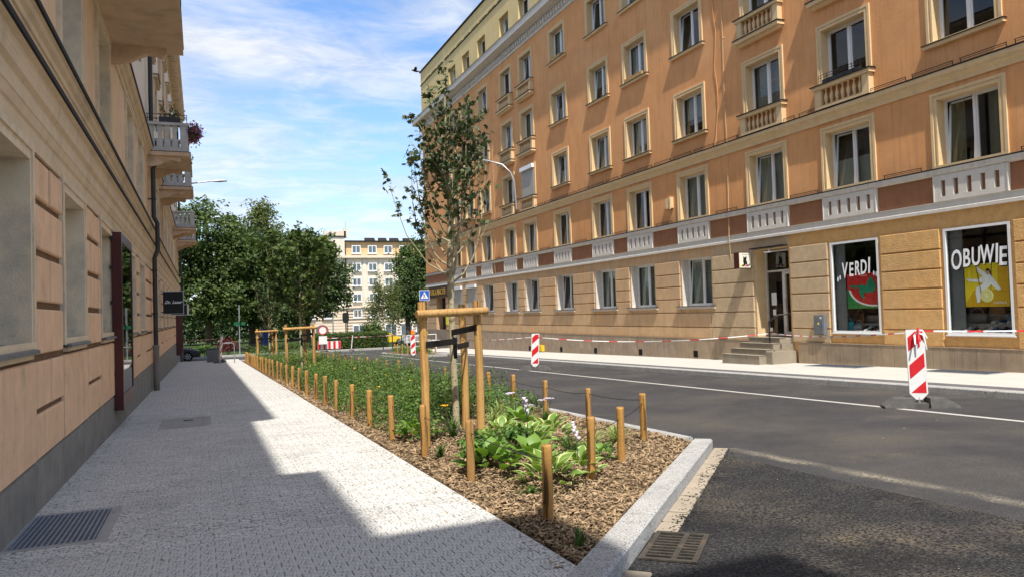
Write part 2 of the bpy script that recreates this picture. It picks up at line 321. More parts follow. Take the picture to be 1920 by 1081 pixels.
def fastmesh(name,V,F,mats,mi=None,smooth=False):
    """numpy arrays to mesh; F is (n,3) or (n,4)"""
    me=bpy.data.meshes.new(name); n,k=F.shape
    me.vertices.add(len(V)); me.vertices.foreach_set('co',V.astype(np.float32).ravel())
    me.loops.add(n*k); me.loops.foreach_set('vertex_index',F.astype(np.int32).ravel())
    me.polygons.add(n); me.polygons.foreach_set('loop_start',np.arange(0,n*k,k,dtype=np.int32)); me.polygons.foreach_set('loop_total',np.full(n,k,dtype=np.int32))
    for q in mats: me.materials.append(MATS[q])
    if mi is not None: me.polygons.foreach_set('material_index',mi.astype(np.int32))
    me.polygons.foreach_set('use_smooth',np.full(n,smooth)); me.update(calc_edges=True); me.validate(); return me
def frames(nrm,spin):
    """orthonormal frames (n,3,3) whose third axis is nrm, turned by spin about it"""
    nrm=nrm/np.linalg.norm(nrm,axis=1,keepdims=True)
    h=np.where(np.abs(nrm[:,2:3])<.95,np.array([[0,0,1.]]),np.array([[1.,0,0]]))
    a=np.cross(h,nrm); a/=np.linalg.norm(a,axis=1,keepdims=True); b=np.cross(nrm,a)
    c,s_=np.cos(spin)[:,None],np.sin(spin)[:,None]
    return np.stack([a*c+b*s_,-a*s_+b*c,nrm],axis=1)
def scatter(T,TF,pos,fr,size):
    """copies of template T (k,3), faces TF, at pos with frames fr and sizes"""
    V=np.einsum('kj,nji->nki',T,fr)*size[:,None,None]+pos[:,None,:]
    n,k=len(pos),len(T); F=(TF[None]+(np.arange(n)*k)[:,None,None]).reshape(-1,TF.shape[1])
    return V.reshape(-1,3),F
LEAF=np.array([[0,-.5,0],[.32,-.05,.10],[0,.5,-.04],[-.32,-.05,.10]]); LEAF_F=np.array([[0,1,2,3]])
LEAF2=np.array([[0,-.5,0],[.30,-.1,.12],[.18,.28,.05],[0,.52,-.08],[-.18,.28,.05],[-.30,-.1,.12]]); LEAF2_F=np.array([[0,1,2,3],[0,3,4,5]])
MAPLE=np.array([[0,-.45,0],[.22,-.30,.03],[.52,-.10,-.04],[.24,.02,.06],[.40,.38,-.05],[.14,.22,.05],[0,.58,-.06],[-.14,.22,.05],[-.40,.38,-.05],[-.24,.02,.06],[-.52,-.10,-.04],[-.22,-.30,.03],[0,0,.04]])
MAPLE_F=np.array([[12,i,(i+1)%12] for i in range(12)])
def unit(n):
    v=rng.normal(size=(n,3)); return v/np.linalg.norm(v,axis=1,keepdims=True)
# ================================================================ ground
def sheet(name,poly,dz,m,kind='structure',parent=None,o=None):
    """flat sheet following the street's fall; poly (x,y)"""
    b=MB(o or (0,0,0)); b.add([(x,y,G(y)+dz) for x,y in poly],[tuple(range(len(poly)))]); return b.build(name,m,parent,kind=None if parent else kind)
b=MB()
ys=[-80,75,170,1800]
for a,c in zip(ys,ys[1:]): b.quad((-900,a,G(a)-.22),(900,a,G(a)-.22),(900,c,G(c)-.22),(-900,c,G(c)-.22))
b.build('ground','far_ground',kind='structure')
sheet('park_lawn',[(-90,70.5),(30,70.5),(30,74.9),(-90,74.9)],-.02,'lawn')
b=MB(); b.quad((-90,75.05,G(76)-.0),(30,75.05,G(76)-.0),(30,150,G(150)+.1),(-90,150,G(150)+.1)); b.build('park_ground','lawn',kind='structure')
RZ=-.13
sheet('road',[(6.2,-60),(14.2,-60),(14.2,57),(60,57.5),(60,68),(-60,68),(-60,57),(6.2,57)],RZ,'asphalt')
sheet('side_road',[(-1.5,-60),(6.2,-60),(6.2,8.6),(2,4.35),(-1.5,4.35)],RZ+.0,'asphalt_coarse')
b=MB()
def strip(b,x0,x1,y0,y1,dz,m=0): b.quad((x0,y0,G(y0)+dz),(x1,y0,G(y0)+dz),(x1,y1,G(y1)+dz),(x0,y1,G(y1)+dz),m)
strip(b,11.46,11.59,-12,52,RZ+.004); b.build('road_line','road_paint',kind='structure')
b=MB()
for i in range(4): strip(b,2.2+i*.0,6.0,55.4+i*.9,55.85+i*.9,RZ+.004)
strip(b,9.2,11.6,58,58.4,RZ+.004); b.build('crossing_marking','road_paint',kind='structure')
# dusty seam left where the fresh coarse asphalt meets the older lane
b=MB()
def ribbon(b,pts,dz,w):
    for (x,y,k),(x2,y2,k2) in zip(pts,pts[1:]):
        b.quad((x-w*k,y,G(y)+dz),(x+w*k,y,G(y)+dz),(x2+w*k2,y2,G(y2)+dz),(x2-w*k2,y2,G(y2)+dz))
b.add([(6.5+.0625*(8.3-y)+s_*.26,y,G(y)+RZ+.004) for y,s_ in ((8.25,-1),(8.25,1),(-6,1),(-6,-1))],[(3,2,1,0)]); b.build('dust_seam','dust_film',kind='structure')
# ---------------- left pavement: interlocking pavers on a dark joint bed
pav=empty('pavement',(0,0,0),kind='structure')
b=MB()
for pl in ([(-1.56,-12),(2.2,-12),(2.2,4.3),(2.33,4.55),(2.33,7.08),(-1.56,7.08)],[(-.77,7.08),(2.33,7.08),(2.33,8.46),(-.77,8.46)],[(-1.56,8.46),(2.33,8.46),(2.33,57),(-1.56,57)]): b.add([(x,y,G(y)-.007) for x,y in pl],[tuple(range(len(pl)))])
b.build('joint_bed','tile_joint',pav)
PA,PB=.215,.108
def paver_poly(gap=.0026):
    w=lambda x:.017*math.sin(4*math.pi*x/PA); P=[]
    xs=[-PA/2+gap,-PA*.375,-PA*.25,-PA*.125,0,PA*.125,PA*.25,PA*.375,PA/2-gap]
    P+=[(x,-PB/2+gap+w(x)) for x in xs]; P+=[(x,PB/2-gap+w(x)) for x in reversed(xs)]; return P
def fixv(x,y):
    x=min(max(x,-1.555),2.315)
    for a,c,e,f in holes:
        if a<x<c and e<y<f:
            q=min((x-a if a>-1.5 else 9,0),(c-x,1),(y-e,2),(f-y,3)); x,y=[(a,y),(c,y),(x,e),(x,f)][q[1]]
    return x,y
def paver_mb(b,cx,cy,rot=0,dz=0,fix=True):
    P=paver_poly(); n=len(P); fx=fixv if fix else (lambda x,y:(x,y)); pt=lambda x,y,q:(lambda v:(v[0],v[1],G(v[1])+q))(fx(x,y))
    top=[pt(cx+x*.985,cy+y*.965,dz) for x,y in P]; rim=[pt(cx+x,cy+y,-.003+dz) for x,y in P]; low=[pt(cx+x,cy+y,-.02) for x,y in P]
    b.add(top+rim+low,[tuple(range(n))]+[(n+i,n+(i+1)%n,(i+1)%n,i) for i in range(n)]+[(2*n+i,2*n+(i+1)%n,n+(i+1)%n,n+i) for i in range(n)])
holes=[(-1.56,-.765,7.07,8.47),(-.73,.13,15.07,16.98)]
rows=[]
y=-.4
j=0
while y<20:
    x=-1.55+(PA/2 if j%2 else 0)
    while x<2.36:
        if not any(h[0]<x<h[1]-PA*.42 and h[2]+PB*.42<y<h[3]-PB*.42 for h in holes) and (y>4.45 or x<2.1): rows.append((x,y))
        x+=PA
    y+=PB; j+=1
vis=[r for r in rows if -1.44<r[0]<2.2 and not any(h[0]-.12<r[0]<h[1]+.12 and h[2]-.08<r[1]<h[3]+.08 for h in holes) and r[1]>4.2 and r[0]*.92-.38*r[1]>-.66*(r[1]*.92+.38*r[0])]
vis.sort(key=lambda r:r[0]**2+r[1]**2); near=set(vis[:300])
pm=MB(); paver_mb(pm,0,0,fix=False); pme=pm.mesh('paver',['paver'])
for (x,y) in vis[:300]:
    o=obj('paver',pme,pav,(x,y,G(y)+random.uniform(-.0012,.0012)))
b=MB()
for r in rows:
    if r not in near: paver_mb(b,r[0],r[1],0,random.uniform(-.0012,.0012))
b.build('paver_field','paver',pav,kind='stuff')
def pavers_far(t,cur,vec,over,rng_):
    mp=N('ShaderNodeMapping',t); mp.inputs['Scale'].default_value=(1/PA,1/PB,1); t.links.new(vec,mp.inputs[0])
    br=N('ShaderNodeTexBrick',t); br.inputs['Scale'].default_value=1; br.inputs['Brick Width'].default_value=1; br.inputs['Row Height'].default_value=1; br.inputs['Mortar Size'].default_value=.05; br.inputs['Mortar Smooth'].default_value=.3
    t.links.new(mp.outputs[0],br.inputs[0]); return over(cur,br.outputs['Fac'],(.33,.32,.30))
mat('paver_distant',(.56,.545,.51),.85,.12,1.4,.4,90,.25,speck=SP,gen=pavers_far)
b=MB(); strip(b,-1.56,2.33,19.95,57,-.001); b.build('far_paving','paver_distant',pav)
# right pavement: pale slabs, a dark strip and a granite kerb
sheet('far_pavement',[(14.98,-12),(18.5,-12),(18.5,64),(60,64),(60,57.6),(14.98,57.2)],0,'paving_light')
sheet('dark_strip',[(14.4,-12),(14.98,-12),(14.98,57),(14.4,57)],.0,'paving_dark')
sheet('park_pavement',[(-60,68.2),(60,68.2),(60,70.5),(-60,70.5)],0,'paving_light')
kerb=empty('kerb',(0,0,0),kind='structure')
def stone(x0,x1,y0,y1,lo,hi,name='kerb_stone',par=kerb,m='granite'):
    b=MB(); c=.018; g=.004
    y0+=g;y1-=g; ch=[(x0,lo),(x1,lo),(x1,hi-c),(x1-c,hi),(x0+c,hi),(x0,hi-c)]
    P=[(x,y0,G(y0)+z) for x,z in ch]+[(x,y1,G(y1)+z) for x,z in ch]
    b.add(P,[(5,4,3,2,1,0),(6,7,8,9,10,11)]+[(i,(i+1)%6,6+(i+1)%6,6+i) for i in range(6)]); return b.build(name,m,par)
for i in range(56): stone(14.1,14.395,1+i,2+i,RZ-.05,.012)
stone(14.1,14.395,-12,1,RZ-.05,.012)
for i in range(43): stone(6.07,6.22,8.62+i,9.62+i,RZ-.05,.015)
for i in range(20): stone(-60+i*6,-54+i*6,68,68.2,RZ-.05,.03)
# diagonal granite kerb at the planting bed's near end, and its gutter of flat setts
d=Vector((.6988,.7153,0)); n_=Vector((.7153,-.6988,0)); p0=Vector((2.30,4.54,0)); LEN=5.47
def dstone(a0,a1,w0,w1,lo,hi,name,m,par):
    g=.004; c=.02; ch=[(w0,lo),(w1,lo),(w1,hi-c),(w1-c,hi),(w0,hi)]; k=len(ch); P=[]
    for a in (a0+g,a1-g):
        for w,z in ch:
            q=p0+d*a+n_*w; P.append((q.x,q.y,G(q.y)+z))
    MB().add(P,[tuple(range(k-1,-1,-1)),tuple(range(k,2*k))]+[(i,(i+1)%k,k+(i+1)%k,k+i) for i in range(k)]).build(name,m,par)
cuts=[-.28,.42,1.42,2.42,3.42,4.42,LEN]
for a,c in zip(cuts,cuts[1:]): dstone(a,c,0,.235,RZ-.06,.02,'kerb_stone','granite',kerb)
gut=empty('gutter',(0,0,0),kind='structure')
q=-.6
while q<LEN+.05:
    a1=min(q+.33,LEN+.12)
    if not(.50<q+.15<1.50): dstone(q,a1,.24,.43,RZ-.06,RZ+.012+random.uniform(-.003,.003),'gutter_sett','gutter_stone',gut)
    q+=.335
# ---------------- planting bed
bed=sheet('mulch_bed',[(2.33,4.6),(6.08,8.44),(6.08,51.6),(2.33,51.6)],-.025,'soil')
def inbed(x,y,mg=.05): return x>2.35+mg and x<6.06-mg and y<51.5 and (y-4.6)>(x-2.33)*1.024+mg*1.4
CH=np.array([[-.5,-.16,0],[.5,-.13,0],[.46,.15,.03],[-.44,.17,.02],[-.42,-.10,.10],[.42,-.08,.11],[.38,.10,.13],[-.36,.11,.11]])
CHF=np.array([[0,1,5,4],[1,2,6,5],[2,3,7,6],[3,0,4,7],[4,5,6,7]])
P=[];SZ=[]
while len(P)<38000:
    yy=4.5+24*random.random()**2.1; x=random.uniform(2.3,6.06)
    if inbed(x,yy,.0): P.append((x,yy,G(yy)-.022+random.uniform(0,.035)+.012*math.sin(x*5)*math.sin(yy*4))); SZ.append(random.uniform(.022,.066)*(1+yy*.018))
P=np.array(P); nr=rng.normal(size=(len(P),3))*.42; nr[:,2]=1
V,F=scatter(CH,CHF,P,frames(nr,rng.uniform(0,6.28,len(P))),np.array(SZ)); obj('wood_chips',fastmesh('wood_chips',V,F,['mulch_chip']),kind='stuff')
# right traffic island with planting
isl=MB(); pl=[(11.75,52.5),(11.95,46.2),(12.4,45.0),(13.9,44.6),(14.08,44.6),(14.08,54.2),(12.1,54.2)]
isl.add([(x,y,G(y)+.01) for x,y in pl]+[(x,y,G(y)+RZ-.05) for x,y in pl],[tuple(range(6,-1,-1))]+[(i,(i+1)%7,7+(i+1)%7,7+i) for i in range(7)]); isl.build('kerb_island','granite',kind='structure')
sheet('island_soil',[(12.0,52.2),(12.2,46.4),(12.6,45.4),(13.95,44.9),(13.95,53.9),(12.3,53.9)],.014,'soil')
# ================================================================ orange apartment house on the right
XW=18.44; BO=(XW,29,G(29)); house=empty('apartment_building',BO,'long orange five-storey apartment building with ground-floor shoe shop on the right of the street','apartment building')
def hb(): return MB(BO)
def wallgrid(b,x,y0,y1,z0,z1,holes,mfn,flip=False):
    Y=sorted({y0,y1}|{v for h in holes for v in h[:2] if y0<v<y1}); Z=sorted({z0,z1}|{v for h in holes for v in h[2:] if z0<v<z1})
    for za,zb in zip(Z,Z[1:]):
        ya=None; runs=[]
        for a,c in zip(Y,Y[1:]):
            hole=any(h[0]<(a+c)/2<h[1] and h[2]<(za+zb)/2<h[3] for h in holes)
            if not hole:
                if runs and abs(runs[-1][1]-a)<1e-6 and mfn((a+c)/2)==runs[-1][2]: runs[-1][1]=c
                else: runs.append([a,c,mfn((a+c)/2)])
        for a,c,m in runs:
            q=[(x,a,za),(x,a,zb),(x,c,zb),(x,c,za)]
            if flip: q.reverse()
            b.add(q,[(0,1,2,3)],m)
cols=dict(Z=9.2,A=13.17,B=17.07,C=20.65,D=24.93,E=28.9,F=32.3,G=36.75,H=41.1,I=44.3,J=48.55,K=51.9,L=55.1)
HW=.85; Y0,Y1=4.5,64.0
rowsz=[(5.13,6.95),(8.5,10.22),(12.0,13.75),(15.47,17.2)]
gfw=[c for k,c in cols.items() if k in 'DEFGHIJKL']
gh=[(c-.98,c+.98,1.62,3.52) for c in gfw]+[(12.22,14.02,.64,3.46),(16.12,17.94,.64,3.46),(19.77,21.44,-1,3.53),(58.5,61.0,-1.5,2.95)]
b=hb(); wallgrid(b,XW,Y0,Y1,-2.2,3.92,gh,lambda y:2 if 19<y<24.0 else (1 if y<19 else 0)); b.build('ground_floor_wall',MM('ochre_plaster','roughcast','roughcast_patch'),house)
b=hb(); wallgrid(b,XW,Y0,Y1,3.92,5.13,[],lambda y:0); b.build('frieze','brown_plaster',house)
uh=[(c-HW,c+HW,z0,z1) for c in cols.values() for z0,z1 in rowsz]
b=hb(); wallgrid(b,XW,Y0,Y1,5.13,18.1,uh,lambda y:0)
b.quad((XW,Y1,-2.2),(XW,Y1,18.1),(XW+12,Y1,18.1),(XW+12,Y1,-2.2)); b.quad((XW+12,Y0,-2.2),(XW,Y0,-2.2),(XW,Y0,18.1),(XW+12,Y0,18.1))
b.quad((XW+12,Y1,-2.2),(XW+12,Y1,23.2),(XW+12,Y0,23.2),(XW+12,Y0,-2.2)); b.build('facade_wall','orange_plaster',house)
ah=[(c-.8,c+.8,19.35,20.85) for c in cols.values()]
b=hb(); wallgrid(b,XW,Y0,Y1,18.1,21.9,ah,lambda y:0); b.box(XW+.0,XW+12,Y0,Y1,21.9,23.1)
b.quad((XW,Y1,18.1),(XW,Y1,21.9),(XW+12,Y1,21.9),(XW+12,Y1,18.1)); b.quad((XW+12,Y0,18.1),(XW,Y0,18.1),(XW,Y0,21.9),(XW+12,Y0,21.9)); b.build('attic_wall','attic_plaster',house)
b=hb(); b.box(XW-.10,XW+12.1,Y0-.1,Y1+.1,23.1,23.2); b.box(XW-.06,XW+.2,Y0,Y1+.06,21.9,21.96); b.build('roof','flashing',house)
def profile(b,pts,y0,y1,m=0,ms=None,side=-1,x0=XW,end=True):
    """extrude an outline (outward distance, height) along the street"""
    n=len(pts); P=[(x0+side*dd,y,z) for y in (y0,y1) for dd,z in pts]
    for i in range(n-1): b.add([P[i],P[i+1],P[n+i+1],P[n+i]],[(0,1,2,3) if side<0 else (3,2,1,0)],ms[i] if ms else m)
    if end: b.add(P[:n],[tuple(range(n))],m); b.add(P[n:],[tuple(range(n-1,-1,-1))],m)
# mouldings
b=hb(); profile(b,[(0,3.92),(.09,3.92),(.09,4.0),(.07,4.02),(.07,4.17),(.10,4.19),(0,4.2)],Y0,Y1+.08); b.build('white_band','white_paint',house)
b=hb(); profile(b,[(0,4.90),(.06,4.90),(.12,4.95),(.14,5.06),(.15,5.07),(.15,5.09),(0,5.13)],Y0,Y1+.1,ms=[0,0,0,1,1,1]); b.build('window_ledge',MM('old_white_paint','flashing'),house)
b=hb(); profile(b,[(0,7.28),(.04,7.28),(.06,7.40),(.12,7.46),(.12,7.52),(.17,7.55),(.17,7.66),(.19,7.67),(.19,7.70),(0,7.76)],Y0,Y1+.15,ms=[0]*6+[1,1,1]); b.build('string_course',MM('cream_trim','flashing'),house)
b=hb(); profile(b,[(0,17.86),(.05,17.86),(.08,17.94),(.08,18.36),(.74,18.42),(.74,18.46),(.70,18.47),(.70,18.74),(.78,18.80),(.78,18.84),(0,19.1)],Y0,Y1+.7,ms=[0]*8+[1,1]); b.build('cornice',MM('old_white_paint','flashing'),house)
b=hb(); y=Y0+.1
while y<Y1: b.box(XW-.19,XW-.075,y,y+.17,18.02,18.32); y+=.34
b.build('dentil_row','old_white_paint',house,kind='stuff')
# ---- windows: each kind built once, then copied with its sub-parts
def bars(b,x0,x1,ya,yb,za,zb,w,m=0):
    b.box(x0,x1,ya,ya+w,za,zb,m); b.box(x0,x1,yb-w,yb,za,zb,m); b.box(x0,x1,ya+w,yb-w,za,za+w,m); b.box(x0,x1,ya+w,yb-w,zb-w,zb,m)
def reveal(b,hw,h,dp,m,sgn=1):
    b.quad((0,-hw,0),(dp,-hw,0),(dp,-hw,h),(0,-hw,h),m); b.quad((0,hw,0),(0,hw,h),(dp,hw,h),(dp,hw,0),m); b.quad((0,-hw,h),(dp,-hw,h),(dp,hw,h),(0,hw,h),m); b.quad((0,-hw,0),(0,hw,0),(dp,hw,0),(dp,-hw,0),m)
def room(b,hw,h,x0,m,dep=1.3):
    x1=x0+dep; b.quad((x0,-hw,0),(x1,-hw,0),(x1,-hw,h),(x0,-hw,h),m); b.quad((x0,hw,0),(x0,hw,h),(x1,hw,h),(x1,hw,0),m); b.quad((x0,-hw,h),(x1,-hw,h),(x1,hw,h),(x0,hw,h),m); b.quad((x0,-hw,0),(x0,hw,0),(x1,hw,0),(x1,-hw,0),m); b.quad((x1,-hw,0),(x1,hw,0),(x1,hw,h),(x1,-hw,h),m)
def curtain_mesh(kind,hw,h):
    b=MB(); n=44
    def wave(y0,y1,z0,z1,amp,m=0,fr=30):
        k=max(6,int((y1-y0)*24)); P=[]
        for i in range(k+1):
            y=y0+(y1-y0)*i/k; xx=.0+amp*math.sin(y*fr)+amp*.5*math.sin(y*fr*.43+1)
            P+=[(xx,y,z0),(xx*.7,y,z1)]
        b.add(P,[(2*i,2*i+1,2*i+3,2*i+2) for i in range(k)],m,True)
    if kind=='sheer': wave(-hw,hw,.03,h-.05,.018); return b.mesh('curtain',['curtain_white'])
    if kind=='half': wave(-hw,hw,.03,h*.52,.018); return b.mesh('curtain',['curtain_white'])
    if kind=='drapes': wave(-hw,-hw*.35,.03,h-.05,.03); wave(hw*.45,hw,.03,h-.05,.03); return b.mesh('curtain',['curtain_gold'])
    if kind=='blind':
        z=.05
        while z<h-.05: b.box(-.01,.025,-hw+.02,hw-.02,z,z+.062); z+=.085
        return b.mesh('blind',['blind_grey'])
    if kind=='roller': b.box(0,.01,-hw+.03,hw-.03,h*.45,h-.02); return b.mesh('blind',['curtain_white'])
def window_set(hw,h,dp,casing,sill,trimm,framem='window_white',pane='pane_glass'):
    D={}
    b=MB()
    if casing:   # stepped moulded surround
        t=.185
        bars(b,-.05,-.0,-hw-t,hw+t,-.03 if casing=='full' else -.03,h+t,.075,0)
        bars(b,-.03,.0,-hw-t+.075,hw+t-.075,-.03,h+t-.075,.06,0)
        bars(b,-.042,.0,-hw-.05,hw+.05,-.03,h+.05,.05,0)
    if sill:
        b.box(-.125,.0,-hw-.26,hw+.26,-.12,-.03,0); b.box(-.16,.02,-hw-.29,hw+.29,-.03,-.012,1)
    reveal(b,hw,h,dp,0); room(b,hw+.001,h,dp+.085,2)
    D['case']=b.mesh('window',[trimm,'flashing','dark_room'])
    f=MB(); w=.045; bars(f,dp-.0,dp+.075,-hw,hw,0,h,w); f.box(dp-.012,dp+.06,-.036,.036,w,h-w)
    f.box(dp-.05,dp,-hw,hw,-.0,.025); D['frame']=f.mesh('window_frame',[framem])
    def sash(y0,y1,tilt):
        s_=MB(); z0,z1=w,h-w; bars(s_,0,.05,y0,y1,0,z1-z0,.046); g=MB(); g.box(.018,.03,y0+.04,y1-.04,.04,z1-z0-.04)
        if tilt:
            for q in (s_,g):
                ca,sa=math.cos(tilt),math.sin(tilt); q.v=[(x*ca+z*sa*1,y,z*ca-x*sa) for x,y,z in q.v]
        for q in (s_,g): q.v=[(x+dp+.004,y,z+z0) for x,y,z in q.v]
        return s_.mesh('sash',[framem]),g.mesh('pane',[pane])
    D['L']=sash(.039,hw-w-.003,0); D['R']=sash(-hw+w+.003,-.039,0); D['LT']=sash(.039,hw-w-.003,.085)
    D['cur']={k:curtain_mesh(k,hw-.05,h) for k in('sheer','half','drapes','blind','roller')}; D['dp']=dp
    return D
def put_window(D,par,base,y,z,x=XW,cur=None,tilt=False,name='window'):
    o=obj(name,D['case'],par,(x-base[0],y-base[1],z-base[2])); obj('window_frame',D['frame'],o)
    l=D['LT'] if tilt else D['L']; obj('sash',l[0],o); obj('pane',l[1],o); obj('sash',D['R'][0],o); obj('pane',D['R'][1],o)
    if cur: obj('blind' if cur in('blind','roller') else 'curtain',D['cur'][cur],o,(D['dp']+.17,0,0))
    return o
WF1=window_set(HW,1.82,.27,'full',False,'cream_trim'); WUP=window_set(HW,1.73,.27,'full',True,'cream_trim'); WAT=window_set(.8,1.5,.34,None,False,'attic_plaster')
WGF=window_set(.98,1.9,.36,None,True,'old_white_paint')
random.seed(11)
ck=['sheer','half','drapes','blind','roller',None,None,'sheer','drapes']
spec={('A',0):'drapes',('B',0):'half',('C',0):'sheer',('D',0):'sheer',('E',0):None,('C',1):'blind',('B',1):None,('A',1):None,('D',1):'roller',('E',1):'sheer'}
for k,c in cols.items():
    for i,(z0,z1) in enumerate(rowsz):
        if k=='I' and i==1: pass
        cu=spec.get((k,i),random.choice(ck)); tl=(k,i) in (('A',0),('D',2),('F',1),('F',2),('C',0),('B',0)) or (random.random()<.22 and (k,i) not in spec)
        put_window(WF1 if i==0 else WUP,house,BO,c,z0,cur=cu,tilt=tl)
    put_window(WAT,house,BO,c,19.35,cur=random.choice(ck),tilt=random.random()<.2)
for c in gfw:
    cu='sheer' if c in (cols['E'],cols['F'],cols['D']) else random.choice(['sheer','drapes','sheer',None]); put_window(WGF,house,BO,c,1.62,cur=cu,tilt=c in (cols['D'],cols['G'],cols['H'],cols['J']))
# closed roller shutters on three windows
def shutter(c,z,hw,h,dx):
    b=hb(); zz=z+.02
    while zz<z+h-.1: b.box(XW-dx-.022,XW-dx,c-hw,c+hw,zz,zz+.058); zz+=.066
    o=b.build('roller_shutter','shutter_grey',house); b=hb(); b.box(XW-dx-.16,XW-dx+.02,c-hw-.04,c+hw+.04,z+h-.12,z+h+.12); b.build('shutter_box','window_white',o)
shutter(cols['H'],8.52,.86,1.72,.06); shutter(cols['K'],1.64,.96,1.9,.03); shutter(cols['L'],1.64,.96,1.9,.03)
# balustrades
def balustrade_meshes():
    prof=[(.042,0),(.05,.03),(.03,.06),(.06,.17),(.066,.23),(.05,.32),(.026,.40),(.026,.46),(.05,.5),(.05,.53)]
    m=MB(); m.lathe(prof,(0,0,0),10); bal=m.mesh('baluster',['cream_trim'])
    def body(slab):
        b=MB(); b.box(-.25,0,-1.12,1.12,-.13,-.02,0); b.box(-.29,.0,-1.16,1.16,-.02,.005,1)
        for s_ in(-1,1): b.box(-.2,0,s_*.80,s_*1.05,-.66,-.13,0)
        b.box(-.2,0,-1.05,1.05,-.75,-.66,0)
        if slab: b.box(-.30,0,-1.14,1.14,-.90,-.78,0); b.box(-.33,0,-1.17,1.17,-.78,-.75,1); b.box(-.2,0,-1.08,1.08,-.99,-.9,0)
        return b.mesh('balustrade',['cream_trim','flashing'])
    return bal,body(True),body(False)
BAL,BOD1,BOD0=balustrade_meshes()
for k in 'BCHI':
    for z in (8.5,12.0,15.47):
        o=obj('balustrade',BOD0 if z<9 else BOD1,house,(0,cols[k]-BO[1],z-.035-BO[2]))
        for i in range(7): obj('baluster',BAL,o,(-.1,-.66+.22*i,-.662))
# fret panels under the first-floor windows
b=MB(); H_=.70; b.box(-.085,0,-1.02,-.80,0,H_); b.box(-.085,0,.80,1.02,0,H_); b.box(-.085,0,-.80,.80,0,.13); b.box(-.085,0,-.80,.80,H_-.14,H_)
for i in range(4): y=-.8+.128+i*(.128+.24); b.box(-.085,0,y+.004,y+.236,.13,H_-.14)
b.box(-.10,-.085,-1.02,-.99,0,H_);b.box(-.10,-.085,.99,1.02,0,H_)
fm=b.mesh('fret_panel',['white_paint'])
for c in cols.values(): obj('fret_panel',fm,house,(0,c-BO[1],4.2-BO[2]))
# rusticated blocks
bl=[.30,.76,1.34,1.90,2.42,2.94,3.50]
op=sorted([(h[0],h[1],h[2],h[3]) for h in gh])
for i,(z0,z1) in enumerate(zip(bl,bl[1:])):
    cuts=[(Y0,Y0)]+[(a,c) for a,c,zl,zh in op if zl<z1-.1 and zh>z0+.2]+[(Y1,Y1)]
    for (a,c),(e,f) in zip(cuts,cuts[1:]):
        ya,yb=c+.10,e-.10
        if c==Y0: ya=Y0
        if e==Y1: yb=Y1-.01
        if yb-ya<.2: continue
        segs=[(ya,yb)]
        if ya<24<yb: segs=[(ya,24.0),(24.03,yb)]
        if yb-ya>10: segs=[(ya+(yb-ya)*q/5+(.0 if q==0 else .002),ya+(yb-ya)*(q+1)/5) for q in range(5)] if ya>=24 else segs
        for s0,s1 in segs:
            m='roughcast' if s1<19 else ('roughcast_patch' if s0<23.9 and s1<=24.01 else 'ochre_plaster')
            b=hb(); b.cbox(XW-.05,XW+.0,s0,s1,z0+.022,z1-.022,.012,'-x'); b.build('block',m,house)
# stone plinth tiles
t=Y0
while t<Y1:
    w=.62 if t<26 else .9
    t1=min(t+w,Y1)
    if not (19.3<(t+t1)/2<21.5):
        lo=G(t1)-.05; b=hb(); b.cbox(XW-.115,XW,t+.004,t1-.004,lo,.29,.006,'-x'); b.build('plinth_tile','plinth_stone' if t<26 else 'plinth_far',house)
    t=t1
b=hb(); b.box(XW-.125,XW,Y0,19.35,.29,.315); b.box(XW-.125,XW,21.45,58.5,.29,.315); b.build('plinth_cap','plinth_stone',house)
for y in (25,29.1,33.3,37.2,41.5): # cellar vents
    b=hb(); z=G(y)+.06; b.box(XW-.125,XW-.112,y-.14,y+.14,z,z+.26); b.build('cellar_vent','pit_black',house)
# snow guards on the ledges
b=MB()
for s_ in (-1,1): b.tube([(0,s_*.6,0),(-.02,s_*.6,.10)],.011,5)
b.tube([(-.02,-.62,.10),(-.02,.62,.10)],.011,5); b.tube([(-.02,-.6,.05),(-.02,.6,.05)],.008,4); sg=b.mesh('snow_guard',['flashing'])
def guards(z,d0,ys): 
    for y in ys: obj('snow_guard',sg,house,(-d0,y-BO[1],z-BO[2]))
pier=[(a+c)/2 for a,c in zip(sorted(cols.values()),sorted(cols.values())[1:])]
guards(7.72,.12,[Y0+1+1.42*i for i in range(41)]); guards(5.10,.08,pier); guards(18.92,.55,[Y0+1+1.5*i for i in range(39)]); guards(21.96,.02,[Y0+1+1.7*i for i in range(34)])
# lightning conductor and cables
def cable(y,z0,z1,dy,r=.010,dots=True):
    b=hb(); n=14; pts=[(XW-.03-(.14 if abs(z0+(z1-z0)*i/n-7.6)<.3 else 0)-(.11 if abs(z0+(z1-z0)*i/n-5)<.3 else 0)-(.07 if abs(z0+(z1-z0)*i/n-4)<.3 else 0),y+dy*math.sin(i*1.9)*.06,z0+(z1-z0)*i/n) for i in range(n+1)]
    b.tube(pts,r,5)
    if dots:
        for p in pts[1::2]: b.box(p[0]-.02,p[0]+.03,p[1]-.03,p[1]+.03,p[2]-.02,p[2]+.02)
    return b
cable(22.7,.4,18,.4).build('lightning_conductor','cream_trim',house); cable(23.15,7.8,18,1.3,.014,False).build('cable','orange_plaster',house); cable(46.9,4.2,18,.5).build('lightning_conductor','cream_trim',house)
b=hb(); b.box(XW-.12,XW,26.3,26.72,5.75,6.2); b.box(XW-.15,XW-.12,26.33,26.38,5.70,6.24); b.build('vent_box','cream_trim',house)
